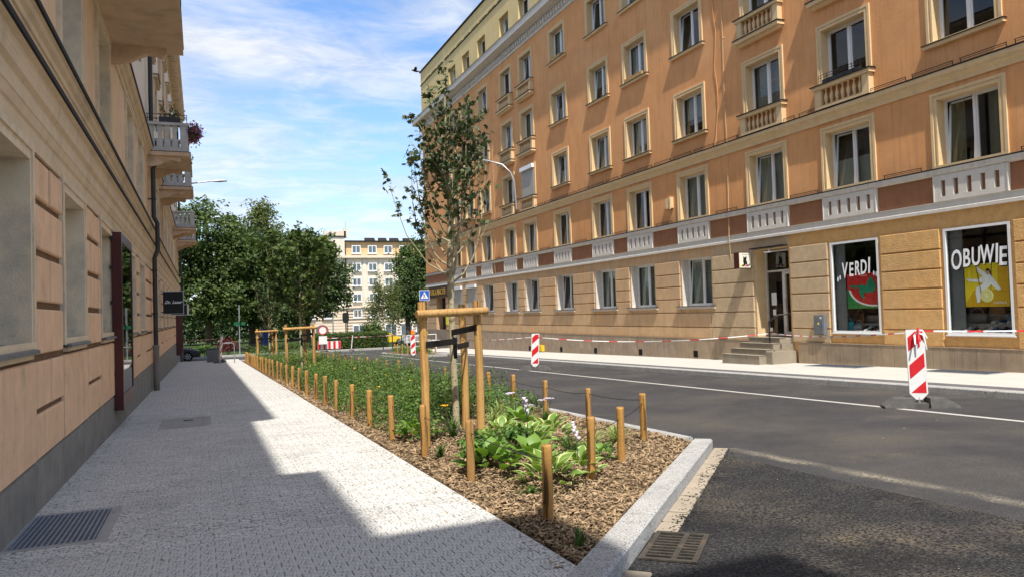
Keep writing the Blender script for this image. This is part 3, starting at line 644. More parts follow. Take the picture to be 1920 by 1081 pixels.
# ---- shop front
def sign_text(txt,size,extr=.003,shear=0.,space=1.0,offs=0.):
    """letters as meshes: list of (vertices, polygons) in text units, one per character"""
    cu=bpy.data.curves.new('t','FONT'); cu.body=txt; cu.size=size; cu.extrude=extr; cu.shear=shear; cu.offset=offs; cu.space_character=space; cu.align_x='CENTER'; cu.resolution_u=3
    o=bpy.data.objects.new('t',cu); C.objects.link(o); dg=bpy.context.evaluated_depsgraph_get(); me=bpy.data.meshes.new_from_object(o.evaluated_get(dg))
    V=[tuple(v.co) for v in me.vertices]; F=[tuple(p.vertices) for p in me.polygons]
    bpy.data.objects.remove(o); bpy.data.curves.remove(cu); bpy.data.meshes.remove(me); return V,F
def letters(b,txt,c,size,m=0,fn=None,fat=0.,**k):
    V,F=sign_text(txt,size,**k); b.add([fn(x,y,z) for x,y,z in V],F,m)
def fac(c,x):  # text on the right facade: reading direction runs towards the camera
    return lambda u,v,w:(x-w,c[0]-u,c[1]+v)
def shop_window(c,z0,z1,hw):
    b=hb(); bars(b,XW-.03,XW+.05,c-hw,c+hw,z0,z1,.065); b.box(XW-.07,XW+.03,c-hw-.03,c+hw+.03,z0-.03,z0)
    o=b.build('shop_window','window_white',house)
    b=hb(); b.box(XW+.015,XW+.027,c-hw+.06,c+hw-.06,z0+.06,z1-.06); b.build('pane','shop_glass',o)
    b=hb(); x0=XW+.05; x1=XW+1.5
    for q in [((x0,c-hw,z0),(x1,c-hw,z0),(x1,c-hw,z1),(x0,c-hw,z1)),((x0,c+hw,z0),(x0,c+hw,z1),(x1,c+hw,z1),(x1,c+hw,z0)),((x0,c-hw,z1),(x1,c-hw,z1),(x1,c+hw,z1),(x0,c+hw,z1)),((x1,c-hw,z0),(x1,c+hw,z0),(x1,c+hw,z1),(x1,c-hw,z1))]: b.quad(*q)
    b.quad((x0,c-hw,z0+.04),(x0,c+hw,z0+.04),(x1,c+hw,z0+.04),(x1,c-hw,z0+.04),1); b.box(x0+.35,x1,c-hw,c+hw,z0+.04,z0+.28,1); b.box(x0+.7,x1,c-hw,c+hw,z0+.28,z0+.52,1)
    b.box(x0+.1,x0+.14,c+hw*.55,c+hw-.01,z0+.05,z1,2)
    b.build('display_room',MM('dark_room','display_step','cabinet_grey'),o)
    return o
W2=shop_window(13.12,.64,3.46,.9); W1=shop_window(17.03,.64,3.46,.91)
def narrow(c,k): return lambda u,v,w:(XW+.006-w,c[0]-u*k,c[1]+v)
b=hb()
for i,ch in enumerate('OBUWIE'):
    yy=[13.70,13.42,13.16,12.86,12.61,12.46][i]; zz=[2.36,2.42,2.44,2.46,2.47,2.40][i]
    letters(b,ch,None,[.74,.66,.66,.68,.68,.66][i],0,narrow((yy,zz),[.52,.58,.54,.50,.62,.66][i]),extr=.002,shear=.10,offs=.012); letters(b,ch,None,[.74,.66,.66,.68,.68,.66][i],1,(lambda f:lambda u,v,w:(lambda p:(p[0]+.005,p[1]-.02,p[2]-.018))(f(u,v,w)))(narrow((yy,zz),[.52,.58,.54,.50,.62,.66][i])),extr=.002,shear=.10,offs=.02)
b.build('lettering',MM('letter_white','sign_black'),W2)
b=hb()
for i,ch in enumerate('VERDI'):
    yy=[17.42,17.17,16.94,16.70,16.50][i]; letters(b,ch,None,[.66,.58,.60,.60,.66][i],0,narrow((yy,[2.34,2.38,2.40,2.42,2.44][i]),[.52,.58,.54,.54,.62][i]),extr=.002,shear=.10,offs=.012)
for (yy,zz) in ((17.69,2.30),(17.60,2.35),(16.33,2.42),(16.24,2.39)): b.prism([(.028*math.cos(k*.7),.075*math.sin(k*.7)) for k in range(9)],fac((yy,zz),XW+.008),0,.003)
b.build('lettering','letter_white',W1)
# door recess, steps
Dp=.52
b=hb(); y0,y1=19.77,21.44
b.quad((XW,y0,.3),(XW+Dp,y0,.3),(XW+Dp,y0,3.53),(XW,y0,3.53)); b.quad((XW,y1,.3),(XW,y1,3.53),(XW+Dp,y1,3.53),(XW+Dp,y1,.3)); b.quad((XW,y0,3.53),(XW+Dp,y0,3.53),(XW+Dp,y1,3.53),(XW,y1,3.53))
b.quad((XW+Dp,y0,.3),(XW+Dp,y1,.3),(XW+Dp,y1,.46),(XW+Dp,y0,.46)); b.build('door_recess','cream_trim',house)
b=hb(); x=XW+Dp-.08; bars(b,x,x+.07,y0+.01,y1-.01,.47,3.5,.065); b.box(x,x+.07,y0+.07,y1-.07,2.72,2.79); b.box(x,x+.07,20.52,20.60,.53,2.72); bars(b,x-.02,x+.05,y0+.08,20.515,.54,2.71,.085)
b.box(x-.06,x-.02,20.42,20.45,1.35,1.75); dr=b.build('shop_door','old_white_paint',house)
b=hb(); b.box(x+.02,x+.03,y0+.07,y1-.07,.5,3.45); b.build('pane','shop_glass',dr)
b=hb(); bx=x+.08; b.box(bx+1.2,bx+1.25,y0,y1,.4,3.5); b.box(bx,bx+1.2,y0-.02,y0,.4,3.5); b.box(bx,bx+1.2,y1,y1+.02,.4,3.5); b.box(bx,bx+1.2,y0,y1,.36,.4); b.box(bx,bx+1.2,y0,y1,3.5,3.52); b.build('hall','dark_room',dr)
b=hb(); b.box(x-.012,x-.006,20.9,21.15,1.55,2.0); b.box(x-.012,x-.006,20.95,21.1,1.2,1.4); b.box(x-.012,x-.006,21.15,21.35,.62,.75); b.build('door_notice','sign_white',dr)
st=empty('front_steps',(0,0,0)); st.parent=house
for i in range(4):
    zt=.44-i*.185; lo=G(20.4)-.1; xx=XW-.20-i*.30
    b=hb(); yl=21.35+(.12*i if i else 0); b.cbox(xx-.30,xx+.30 if i else XW+Dp,19.80-.0,yl,zt-.185 if i<3 else lo,zt,.012,'+z'); b.build('step','step_stone',house); b=hb(); b.box(xx-.315,xx-.05,19.79,yl+.01,zt,zt+.02); b.build('tread','step_stone',house)
b=hb(); b.box(XW-.04,XW+Dp,19.69,19.795,-1.2,.45); b.box(XW-.51,XW-.04,19.70,19.797,-1.2,.25); b.box(XW-.81,XW-.51,19.70,19.797,-1.2,.065); b.build('threshold_wall','step_stone',house); b=hb(); b.box(XW-.04,XW+Dp,21.42,21.5,-1.2,.45); b.build('threshold_wall','step_stone',house)
b=hb(); b.box(XW-1.1,XW-.05,19.52,19.785,G(20)-.1,.02); b.box(XW-.72,XW,21.36,21.6,G(20)-.1,.1); b.build('step_cheek','step_stone',house)
bpy.data.objects.remove(st)
b=hb(); xr=XW-.62
b.tube([(xr,20.15,-.1),(xr,20.15,1.02)],.028,8); b.tube([(xr,20.15,1.0),(xr+.12,19.86,1.22),(XW+.1,19.84,1.25)],.024,8); b.build('handrail','black_metal',house)
b=hb(); b.box(XW-.20,XW,19.8,21.5,3.56,3.60); b.build('door_canopy','flashing',house)
b=hb(); b.tube([(XW-.1,20.6,3.5),(XW-.1,20.6,3.42)],.03,6); b.box(XW-.2,XW-.06,20.45,20.75,3.39,3.42); b.build('entrance_lamp','sign_white',house)
# far entrance with dark fascia board
b=hb(); b.box(XW+.5,XW+.55,58.5,61,-1.6,2.95); b.quad((XW,61,-1.6),(XW,61,2.95),(XW+.5,61,2.95),(XW+.5,61,-1.6),1); b.quad((XW,58.5,-1.6),(XW+.5,58.5,-1.6),(XW+.5,58.5,2.95),(XW,58.5,2.95),1); b.quad((XW,58.5,2.95),(XW+.5,58.5,2.95),(XW+.5,61,2.95),(XW,61,2.95),1); b.build('far_entrance',MM('dark_room','ochre_plaster'),house)
# ---------------- things hung on or standing at the shop
def wall_base(y,z): return (XW,y,z)
# projecting sign with a black cat
o=(XW-.25,21.62,2.9); b=MB(o); t=empty('projecting_sign',o,'small cream light-box sign with a black cat beside the shop door','sign')
b.box(XW-.62,XW-.06,21.57,21.83,2.9,3.47); b.build('sign_box','maroon',t)
b=MB(o); b.box(XW-.60,XW-.08,21.555,21.57,2.92,3.45); b.build('sign_face','sign_cream',t)
b=MB(o); sf=lambda u,v,w:(XW-.34+u,21.555-w,3.17+v)
cat=[(.0,-.16),(-.10,-.2),(-.16,-.19),(-.14,-.15),(-.07,-.13),(-.10,-.02),(-.08,.06),(-.09,.17),(-.05,.12),(.0,.12),(.05,.17),(.06,.06),(.03,.03),(.07,-.04),(.09,-.15),(.17,-.14),(.2,-.08),(.21,-.14),(.17,-.18),(.08,-.2)]
b.prism(cat,sf,.001,.006); b.build('cat_silhouette','sign_black',t)
b=MB(o); b.prism([(-.2+.05*math.cos(a*.7),-.17+.035*math.sin(a*.7)) for a in range(9)],sf,.001,.004,0); b.prism([(.02+.045*math.cos(a*.7),-.17+.045*math.sin(a*.7)) for a in range(9)],sf,.006,.008,1); b.build('emblem',MM('lemon','pink'),t)
b=MB(o); [b.box(XW-.47+k*.07,XW-.44+k*.07,21.552,21.555,3.375,3.41) for k in range(5)]; b.build('lettering','cabinet_grey',t)
b=MB(o); b.tube([(XW-.06,21.7,3.1),(XW,21.7,3.1)],.02,6); b.tube([(XW-.06,21.7,3.3),(XW,21.7,3.3)],.02,6); b.build('bracket','black_metal',t)
# meter cabinet
o=(XW-.06,18.36,.57); t=empty('meter_cabinet',o,'grey metal electricity cabinet on the roughcast wall left of the watermelon window','cabinet')
b=MB(o); b.box(XW-.19,XW-.05,18.16,18.57,.57,1.2); b.build('body','cabinet_grey',t); b=MB(o); b.cbox(XW-.205,XW-.19,18.185,18.545,.6,1.17,.008,'-x'); d_=b.build('door','cabinet_grey',t)
b=MB(o); b.prism([(-.05,0),(.05,0),(0,.09)],lambda u,v,w:(XW-.205-w,18.37-u,.9+v),.001,.003); b.build('warning_label','lemon',t); b=MB(o); b.box(XW-.225,XW-.2,18.19,18.22,.85,.93); b.build('lock','sign_blue',t)
b=MB(o); b.box(XW-.208,XW-.205,18.23,18.3,1.08,1.14); b.build('maker_plate','sign_white',t)
o=(XW-.13,39.8,G(39.8)+.05); b=MB(o); b.cbox(XW-.30,XW-.12,39.4,40.2,o[2],o[2]+.36,.02,'-x'); b.build('gas_box','gas_yellow',None,'yellow gas meter box low on the stone plinth','box')
# far entrance fascia
o=(XW-.05,59.9,3.0); t=empty('fascia_sign',o,'dark shop fascia with gold lettering over the far corner entrance','sign')
b=MB(o); b.box(XW-.14,XW-.052,57.6,62.9,2.98,3.88); b.build('board','dark_wood_sign',t); b=MB(o); letters(b,'FUR KANCUS',None,.72,0,lambda x,y,z:(XW-.145-z,60.3-x,3.18+y),extr=.01,space=1.02); b.build('lettering','gold',t)
o=(XW-.06,58.1,.7); b=MB(o); b.box(XW-.075,XW-.052,57.75,58.4,.7,1.5); b.build('wall_notice','lemon',None,'yellow notice board on the wall next to the far corner entrance','notice')
# wall lamp: curved arm on the orange wall
o=(XW,43.0,8.2); t=empty('wall_lamp',o,'curved steel lamp arm fixed to the orange wall between balustrade windows','lamp')
b=MB(o); b.tube([(XW-.1,42.9,7.95),(XW-.12,42.95,8.9)],.06,8); b.tube([(XW-.12,42.92,8.5),(XW-.16,42.95,9.6),(XW-.35,43.05,10.3),(XW-.8,43.35,10.85),(XW-1.6,44.0,11.2),(XW-2.9,45.0,11.45)],[.055,.055,.05,.048,.045,.04],8); b.build('arm','steel',t)
b=MB(o); b.tube([(XW-2.8,44.95,11.42),(XW-3.1,45.15,11.46),(XW-3.5,45.45,11.47)],[.06,.13,.08],8); b.build('lamp_head','steel',t)
b=MB(o); b.box(XW-.12,XW,42.85,43.0,8.0,8.06); b.box(XW-.12,XW,42.85,43.0,8.7,8.76); b.build('bracket','steel',t)
# posters in the shop windows
def pf(c,x): return lambda u,v,w:(x-w,c[0]-u,c[1]+v)
o=(XW+.3,12.94,1.37); t=empty('poster',o,'yellow advertising poster of a dark-haired person in white sitting on a lemon-slice swing','poster'); P2=pf((12.95,1.37),XW+.07)
b=MB(o); b.prism([(-.58,0),(.58,0),(.58,1.1),(-.58,1.1)],P2,-.01,.0); b.build('sheet','poster_yellow',t)
b=MB(o); b.prism([(-.58,0),(.58,0),(.58,.3),(.33,.42),(-.33,.42),(-.58,.1)],P2,.001,.002); b.prism([(.3,.42),(.58,.3),(.58,1.1),(.3,1.0)],P2,.001,.002); b.build('backdrop','poster_amber',t)
fig=[(-.54,.74),(-.40,.72),(-.2,.70),(-.09,.78),(-.22,.90),(-.27,1.02),(-.22,1.02),(-.1,.92),(.04,.84),(.12,.80),(.2,.70),(.32,.52),(.38,.42),(.30,.40),(.18,.5),(.13,.56),(.02,.46),(-.12,.38),(-.16,.24),(-.19,.12),(-.27,.10),(-.27,.2),(-.30,.36),(-.26,.50),(-.08,.58),(-.1,.62),(-.35,.64),(-.48,.66)]
b=MB(o); b.prism(fig,P2,.003,.006); b.build('figure','letter_white',t)
b=MB(o); b.prism([(.05+.055*math.cos(a*.63),.87+.07*math.sin(a*.63)) for a in range(10)],P2,.007,.008,0); b.prism([(.0,.9),(.02,.96),(.09,.96),(.14,.88),(.16,.74),(.12,.8),(.10,.9)],P2,.009,.010,1); b.build('head',MM('skin','hair'),t)
b=MB(o); 
def disc(b,c,r,P,w,m): b.prism([(c[0]+r*math.cos(a*math.pi/12),c[1]+r*math.sin(a*math.pi/12)) for a in range(24)],P,w,w+.002,m)
disc(b,(.01,.28),.175,P2,.010,0); disc(b,(.01,.28),.155,P2,.0125,1)
for a in range(10):
    an=a*math.pi/5; b.prism([(.01+.02*math.cos(an),.28+.02*math.sin(an)),(.01+.14*math.cos(an-.25),.28+.14*math.sin(an-.25)),(.01+.14*math.cos(an+.25),.28+.14*math.sin(an+.25))],P2,.015,.016,0)
b.build('lemon_slice',MM('lemon','letter_white'),t)
b=MB(o); b.prism([(-.27,1.1),(-.25,1.1),(-.13,.35),(-.15,.35)],P2,.0125,.014); b.prism([(.15,1.1),(.17,1.1),(.12,.4),(.10,.4)],P2,.0022,.0028); b.build('swing_rope','leather_brown',t)
b=MB(o); letters(b,'CAPRICE',None,.085,0,lambda x,y,z:P2(.34+x,.07+y,.004+z),extr=.001); b.build('lettering','letter_white',t)
o=(XW+.3,16.82,1.38); t=empty('poster',o,'red and green poster of a figure in green lying on a watermelon slice','poster'); P1=pf((16.84,1.38),XW+.07)
b=MB(o); b.prism([(-.56,0),(.56,0),(.56,1.06),(-.56,1.06)],P1,-.01,0); b.build('sheet','poster_red',t)
b=MB(o); b.prism([(-.56,0),(.56,0),(.56,.2),(.3,.08),(-.1,.12),(-.4,.45),(-.56,.6)],P1,.001,.002); b.build('rind_backdrop','poster_green',t)
arc=lambda r,a0,a1,n=14,cx=.42,cy=.62:[(max(-.56,min(.56,cx+r*1.65*math.cos(a0+(a1-a0)*i/n))),max(0.01,cy+r*math.sin(a0+(a1-a0)*i/n))) for i in range(n+1)]
b=MB(o); b.prism(arc(.56,math.pi*1.02,math.pi*1.6),P1,.003,.004,0); b.prism(arc(.51,math.pi*1.02,math.pi*1.6),P1,.005,.006,1); b.build('melon_slice',MM('letter_white','poster_red'),t)
b=MB(o)
for u,v in [(-.2,.42),(-.02,.3),(.2,.22),(.42,.3),(.05,.45),(-.35,.86),(-.1,.92),(.1,.82),(.3,.5),(.46,.48)]: b.prism([(u,v-.03),(u+.018,v),(u,v+.03),(u-.018,v)],P1,.007,.008)
b.build('seeds','hair',t)
b=MB(o); b.prism([(-.5,.66),(-.3,.63),(-.1,.62),(-.12,.52),(-.02,.36),(.03,.28),(.10,.30),(.06,.42),(.08,.50),(.2,.46),(.44,.5),(.52,.62),(.5,.74),(.42,.84),(.38,.93),(.31,.95),(.28,.88),(.22,.8),(.16,.68),(.0,.72),(-.2,.69),(-.4,.72)],P1,.009,.012); b.build('figure','figure_green',t)
b=MB(o); letters(b,'CAPRICE',None,.06,0,lambda x,y,z:P1(.08+x,.97+y,.004+z),extr=.001); b.build('lettering','letter_white',t)
# bags and shoes on the display steps
def shoe(name,loc,rz,m,label,grp='shoes in the shop windows'):
    b=MB(); secs=[(-.13,.035,.10),(-.09,.045,.11),(-.03,.043,.075),(.04,.045,.05),(.1,.042,.035),(.14,.02,.015)]; P=[]
    for x,w,h in secs: P+=[(x,-w,.015),(x,w,.015),(x,w*.8,h*.7+.015),(x,0,h+.02),(x,-w*.8,h*.7+.015)]
    F=[]; n=5
    for i in range(5):
        for k in range(5): F.append((i*n+k,i*n+(k+1)%n,(i+1)*n+(k+1)%n,(i+1)*n+k))
    F+=[(4,3,2,1,0),tuple(range(25,30))]; b.add(P,F,0,True)
    o=empty(name,loc,label,'shoe',grp,rz=rz); b.build('upper',m,o); q=MB(); q.prism([(x,w*1.05) for x,w,h in secs]+[(x,-w*1.05) for x,w,h in reversed(secs)],lambda u,v,w:(u,v,w),0,.02); q.build('sole','shoe_white',o); o.scale=(1.35,1.35,1.35)
def bag(loc,rz,m,label,w=.34,h=.26,d=.13):
    o=empty('handbag',loc,label,'handbag','bags in the shop windows',rz=rz); b=MB(); b.cbox(-w/2,w/2,-d/2,d/2,0,h,.04,'+z'); b.build('bag_body',m,o); b=MB(); b.tube([(w*.32*math.cos(math.pi*i/8),0,h-.01+.15*math.sin(math.pi*i/8)) for i in range(9)],.012,5); b.build('handle',m,o)
sh=[('leather_black','black'),('shoe_white','white'),('shoe_blue','blue'),('shoe_tan','tan'),('leather_brown','brown')]
ordn=['first','second','third','fourth','fifth','sixth','seventh','eighth','ninth','tenth','eleventh','twelfth','thirteenth','fourteenth','fifteenth','sixteenth','seventeenth','eighteenth','nineteenth','twentieth']
for i in range(7):
    m,n=sh[[1,0,3,1,2,0,2][i]]; shoe('shoe',(XW+.2+.03*(i%2),13.62-i*.185,.69),math.pi+.25*math.sin(i*2),m,f'{ordn[i]} shoe from the left on the floor of the OBUWIE window, {n}')
for i in range(5):
    m,n=sh[[0,1,0,4,1][i]]; shoe('shoe',(XW+.2,16.95-i*.165,.69),math.pi+.3*math.sin(i*3),m,f'{ordn[i]} shoe from the left on the floor of the VERDI window, {n}')
for i in range(4):
    m,n=sh[[1,2,1,0][i]]; shoe('shoe',(XW+.55,13.05-i*.2,.93),math.pi,m,f'{n} shoe on the middle step of the OBUWIE window, {ordn[i]} from the left')
bag((XW+.62,13.62,.93),.3+math.pi/2,'bag_grey','grey handbag at the left end of the OBUWIE window',.46,.26); bag((XW+.62,13.05,1.16),math.pi/2,'leather_brown','brown handbag on the top step under the lemon poster',.4,.28)
bag((XW+.3,17.62,.69),1.4,'bag_teal','turquoise bag in the lower left corner of the VERDI window',.36,.3); bag((XW+.62,17.45,.93),1.7,'leather_brown','brown handbag with raised handle behind the turquoise bag',.32,.28); bag((XW+.28,17.2,.69),1.5,'bag_grey','grey bag beside the turquoise bag in the VERDI window',.34,.2); bag((XW+.5,12.55,.93),1.5,'shoe_blue','dark blue bag at the right end of the OBUWIE window',.36,.24)
# planters on three window sills of the orange house
for (y,z,m,lab) in ((17.07,8.5,'black_metal','black railed planter on the sill of a second-floor balustrade window above the VERDI shop window'),(28.9,12.0,'stake_wood','wooden plank planter on a third-floor sill of the orange house'),(36.75,15.47,'stake_wood','small wooden planter on a top-row sill under the cornice')):
    o=(XW-.1,y,z); t=empty('window_planter',o,lab,'planter'); b=MB(o)
    if m=='black_metal':
        b.cbox(XW-.20,XW-.03,y-.7,y+.7,z,z+.12,.01,'+z'); b.build('trough',m,t); b=MB(o)
        for q in (.17,.25): b.box(XW-.225,XW-.21,y-.82,y+.82,z+q,z+q+.015)
        for q in range(6): b.box(XW-.225,XW-.21,y-.82+q*.325,y-.805+q*.325,z,z+.25)
        b.build('rail',m,t)
    else:
        b.box(XW-.14,XW-.12,y-.72,y+.72,z,z+.16); b.box(XW-.12,XW-.02,y-.72,y-.70,z,z+.16); b.box(XW-.12,XW-.02,y+.70,y+.72,z,z+.16); b.build('trough',m,t); b=MB(o); b.box(XW-.12,XW-.02,y-.69,y+.69,z+.02,z+.11); b.build('earth','soil',t)
# ================================================================ pale house on the left
XL=-1.55; LO=(XL,25,G(25)); left=empty('tenement_house',LO,'peach tenement house with rusticated ground floor and stone balconies along the left pavement','apartment building')
LE=60.0; LS=-9.0
def lb(): return MB(LO)
arr=[(-4.0,-2.4),(-.4,1.2),(3.2,4.8),(6.8,8.4),(10.4,12.0),(14.0,15.6),(19.15,20.75),(22.4,24.0),(27.9,29.5),(31.2,32.8),(35.0,36.6),(38.6,40.2),(42.4,44.0),(46.2,47.8),(53.2,54.4),(57.4,58.8)]
lgh=[(a,c,1.45,3.26) if a not in (27.9,) else (a,c,-.9,3.2) for a,c in arr]
b=lb(); wallgrid(b,XL,LS,LE,-1.8,3.62,lgh,lambda y:0,True); b.build('ground_floor_wall','left_joint',left)
l1=[(a+.0,c+.0,4.98,6.8) for a,c in arr]; l2=[(a+.1,c-.1,9.3,10.7) for a,c in arr]; l3=[(a+.1,c-.1,12.3,13.7) for a,c in arr]
b=lb(); wallgrid(b,XL,LS,LE,3.62,7.0,l1,lambda y:0,True); b.build('first_floor_wall','left_plaster',left)
b=lb(); wallgrid(b,XL,LS,LE,7.0,16.6,l2+l3,lambda y:0,True); b.quad((XL,LE,-1.8),(XL-11,LE,-1.8),(XL-11,LE,16.6),(XL,LE,16.6)); b.quad((XL-11,LE,-1.8),(XL-11,LS,-1.8),(XL-11,LS,16.6),(XL-11,LE,16.6)); b.build('upper_wall','left_upper',left)
def lprof(name,pts,mats,ms=None,y0=LS,y1=LE): b=lb(); profile(b,pts,y0,y1+.05,ms=ms,side=1,x0=XL); return b.build(name,mats,left)
lprof('lower_cornice',[(0,3.40),(.03,3.40),(.03,3.60),(.05,3.62),(.07,3.70),(.08,3.71),(.08,3.86),(.12,3.90),(.13,3.98),(.135,3.99),(.135,4.10),(.17,4.12),(.18,4.13),(.205,4.13),(.205,4.19),(.0,4.27)],['left_trim','flashing'],[0]*12+[1,1,1])
lprof('sill_cornice',[(0,4.46),(.03,4.46),(.04,4.54),(.06,4.55),(.06,4.62),(.10,4.66),(.11,4.72),(.135,4.74),(.16,4.74),(.16,4.80),(0,4.90)],['left_trim','flashing'],[0]*7+[1,1,1])
lprof('upper_cornice',[(0,6.90),(.03,6.90),(.04,7.02),(.08,7.04),(.09,7.14),(.16,7.18),(.17,7.26),(.195,7.29),(.22,7.29),(.22,7.35),(0,7.44)],['left_trim','flashing'],[0]*7+[1,1,1])
def eave(y0,y1,w):
    b=lb(); profile(b,[(0,16.0),(.05,16.0),(.10,16.25),(w-.1,16.32),(w-.1,16.4),(w,16.45),(w,16.62),(w+.03,16.64),(w+.03,16.7),(-.5,17.0)],y0,y1,ms=[0]*7+[1,1],side=1,x0=XL); b.build('eave',MM('left_trim','flashing'),left)
    if w>.4:
        b=lb(); y=y0+.2
        while y<y1-.2: b.box(XL+.06,XL+w-.13,y,y+.16,16.1,16.305); y+=.42
        b.build('modillion_row','left_trim',left,kind='stuff')
eave(5.6,LE,.62); eave(-.6,5.6,.18); eave(LS,-.6,.62)
b=lb(); b.quad((XL-.5,LS,17.0),(XL-.5,LE,17.0),(XL-6,LE,18.6),(XL-6,LS,18.6)); b.quad((XL-11,LS,16.6),(XL-6,LS,18.6),(XL-6,LE,18.6),(XL-11,LE,16.6)); b.build('roof','left_joint',left)
# unseen blocks added behind the camera, shaped to cast shade on the near pavement
b=lb(); b.box(XL-10,1.7,LS-6,-5.6,-.5,17.2); b.box(XL-10,.55,-5.6,-3.9,6,17.0); b.build('shadow_blocks','left_upper',left)
lprof('plinth',[(.03,-2),(.035,.29),(.0,.32)],['left_plinth'])
LW=window_set(.8,1.81,.30,'full',False,'left_reveal'); LW1=window_set(.8,1.82,.30,'full',False,'left_reveal'); LW2=window_set(.7,1.4,.25,'full',False,'left_trim')
for i,(a,c) in enumerate(arr):
    if a<2.9: continue
    for D,z,x in ((LW,1.45,1),(LW1,4.98,1),(LW2,9.3,1),(LW2,12.3,1)):
        if a==27.9 and z<2: continue
        if z>8 and a<14: continue
        w_=put_window(D,left,LO,(a+c)/2,z,XL,cur=random.choice(['sheer',None,'drapes'])); w_.rotation_euler=(0,0,math.pi)
    if a!=27.9:
        b=lb(); y0,y1=a-.06,c+.06; b.add([(XL-.28,y0,1.50),(XL-.28,y1,1.50),(XL+.10,y1,1.42),(XL+.10,y0,1.42),(XL-.28,y0,1.46),(XL-.28,y1,1.46),(XL+.10,y1,1.385),(XL+.10,y0,1.385)],[(0,3,2,1),(3,7,6,2),(0,4,7,3),(1,2,6,5),(4,5,6,7)]); b.build('window_sill','zinc',left)
        b=lb(); b.box(XL,XL+.055,a-.02,c+.02,1.335,1.385); b.build('sill_stone','left_trim',left)
    if 20<a:  # hoods over the upper windows
        b=lb(); 
        for z in (10.95,13.95): b.box(XL,XL+.16,a-.12,c+.12,z,z+.1,0); b.box(XL,XL+.18,a-.14,c+.14,z+.1,z+.13,1)
        b.build('window_hood',MM('left_trim','flashing'),left)
b=lb(); b.box(XL-.35,XL-.3,27.9,29.5,-.9,3.2); b.build('house_door','dark_room',left); b=lb(); b.box(XL-.02,XL+.05,27.75,27.92,-.6,3.3);b.box(XL-.02,XL+.05,29.48,29.65,-.6,3.3);b.box(XL-.02,XL+.05,27.92,29.48,3.18,3.3); b.build('door_frame','left_trim',left)
# rusticated stones of the ground floor
zz=[.32,.79,1.33,1.86,2.39,2.91,3.38]
edges=[(LS,LS)]+arr+[(LE,LE)]
def lblock(y0,y1,z0,z1):
    b=lb(); dd=random.uniform(.042,.052); b.cbox(XL,XL+dd,y0,y1,z0,z1,.014,'+x'); b.build('stone_block','left_block',left)
for (a,c),(e,f) in zip(edges,edges[1:]):
    y0,y1=c+.235,e-.255
    if y1<3: continue
    y0=max(y0,2.5)
    if y1-y0>.3:
        k=max(1,round((y1-y0)/1.7)); w=(y1-y0)/k
        for q in range(k):
            s0=y0+q*w
            for r,(z0,z1) in enumerate(zip(zz,zz[1:])):
                g=.038 if r>0 else .02; za,zb=z0+(.012 if r==0 else g),z1-g
                if r%2==1: lblock(s0+.012,s0+w*.5-.045,za,zb); lblock(s0+w*.5+.045,s0+w-.012,za,zb)
                else: lblock(s0+.012,s0+w-.012,za,zb)
    if f>3 and e!=27.9 and e<LE: lblock(e-.165,f+.15,.332,1.30)
# glazed display case
o=(XL+.09,16.4,.05); t=empty('display_case',o,'tall dark red framed display case with mirror-like glass fixed to the left wall','display case')
b=MB(o); x1=XL+.19; b.box(XL+.02,x1,15.57,15.70,.05,3.34); b.box(XL+.02,x1,17.75,17.88,.05,3.34); b.box(XL+.02,x1,15.70,17.75,3.16,3.34); b.box(XL+.02,x1,15.70,17.75,.05,.33); b.build('frame','maroon',t)
b=MB(o); b.box(x1-.03,x1-.015,15.71,17.74,.34,3.15); b.build('pane','showcase_glass',t); b=MB(o); b.box(XL+.052,XL+.07,15.7,17.75,.33,3.16); b.build('back_panel','sign_black',t)
b=MB(o)
for z in (.06,.7,1.35,2.0,2.65,3.2): b.box(XL-.0,XL+.06,15.53,15.57,z,z+.07)
b.build('hinge','black_metal',t)
for y in (51.0,55.4):
    o=(XL,y,-.4); t=empty('open_shutter',o,'tall maroon shop shutter standing open, %s of two beyond the black sign'%('nearer' if y<52 else 'farther'),'shutter'); b=MB(o); b.box(XL+.05,XL+.34,y,y+.07,-.45,3.15); b.build('leaf','maroon',t); b=MB(o)
    for z in (.2,1.4,2.6): b.box(XL+.0,XL+.06,y,y+.06,z,z+.1)
    b.build('hinge','black_metal',t)
# downpipes
for y,lab in ((26.7,'black metal downpipe with pale boot on the left house, nearer the camera'),(59.6,'black downpipe at the far corner of the left house')):
    o=(XL+.12,y,G(y)); t=empty('downpipe',o,lab,'downpipe'); x=XL+.17
    b=MB(o); b.tube([(XL+.14,y,16.2),(XL+.14,y,7.6),(XL+.3,y,7.4),(XL+.3,y,6.9),(x,y,6.6),(x,y,5.05),(XL+.27,y,4.85),(XL+.27,y,4.0),(x,y,3.7),(x,y,.9)],.07,10); b.build('pipe','pipe_metal',t)
    b=MB(o); b.lathe([(.085,G(y)-.05),(.095,G(y)+.3),(.09,.8),(.105,.85),(.105,.92)],(x,y,0),12); b.build('boot','pipe_boot',t)
    b=MB(o)
    for z in (1.9,3.3,5.6): b.lathe([(.078,z),(.082,z+.03),(.078,z+.06)],(x,y,0),10); b.box(XL,x,y-.02,y+.02,z+.01,z+.05)
    b.build('clamp','black_metal',t)
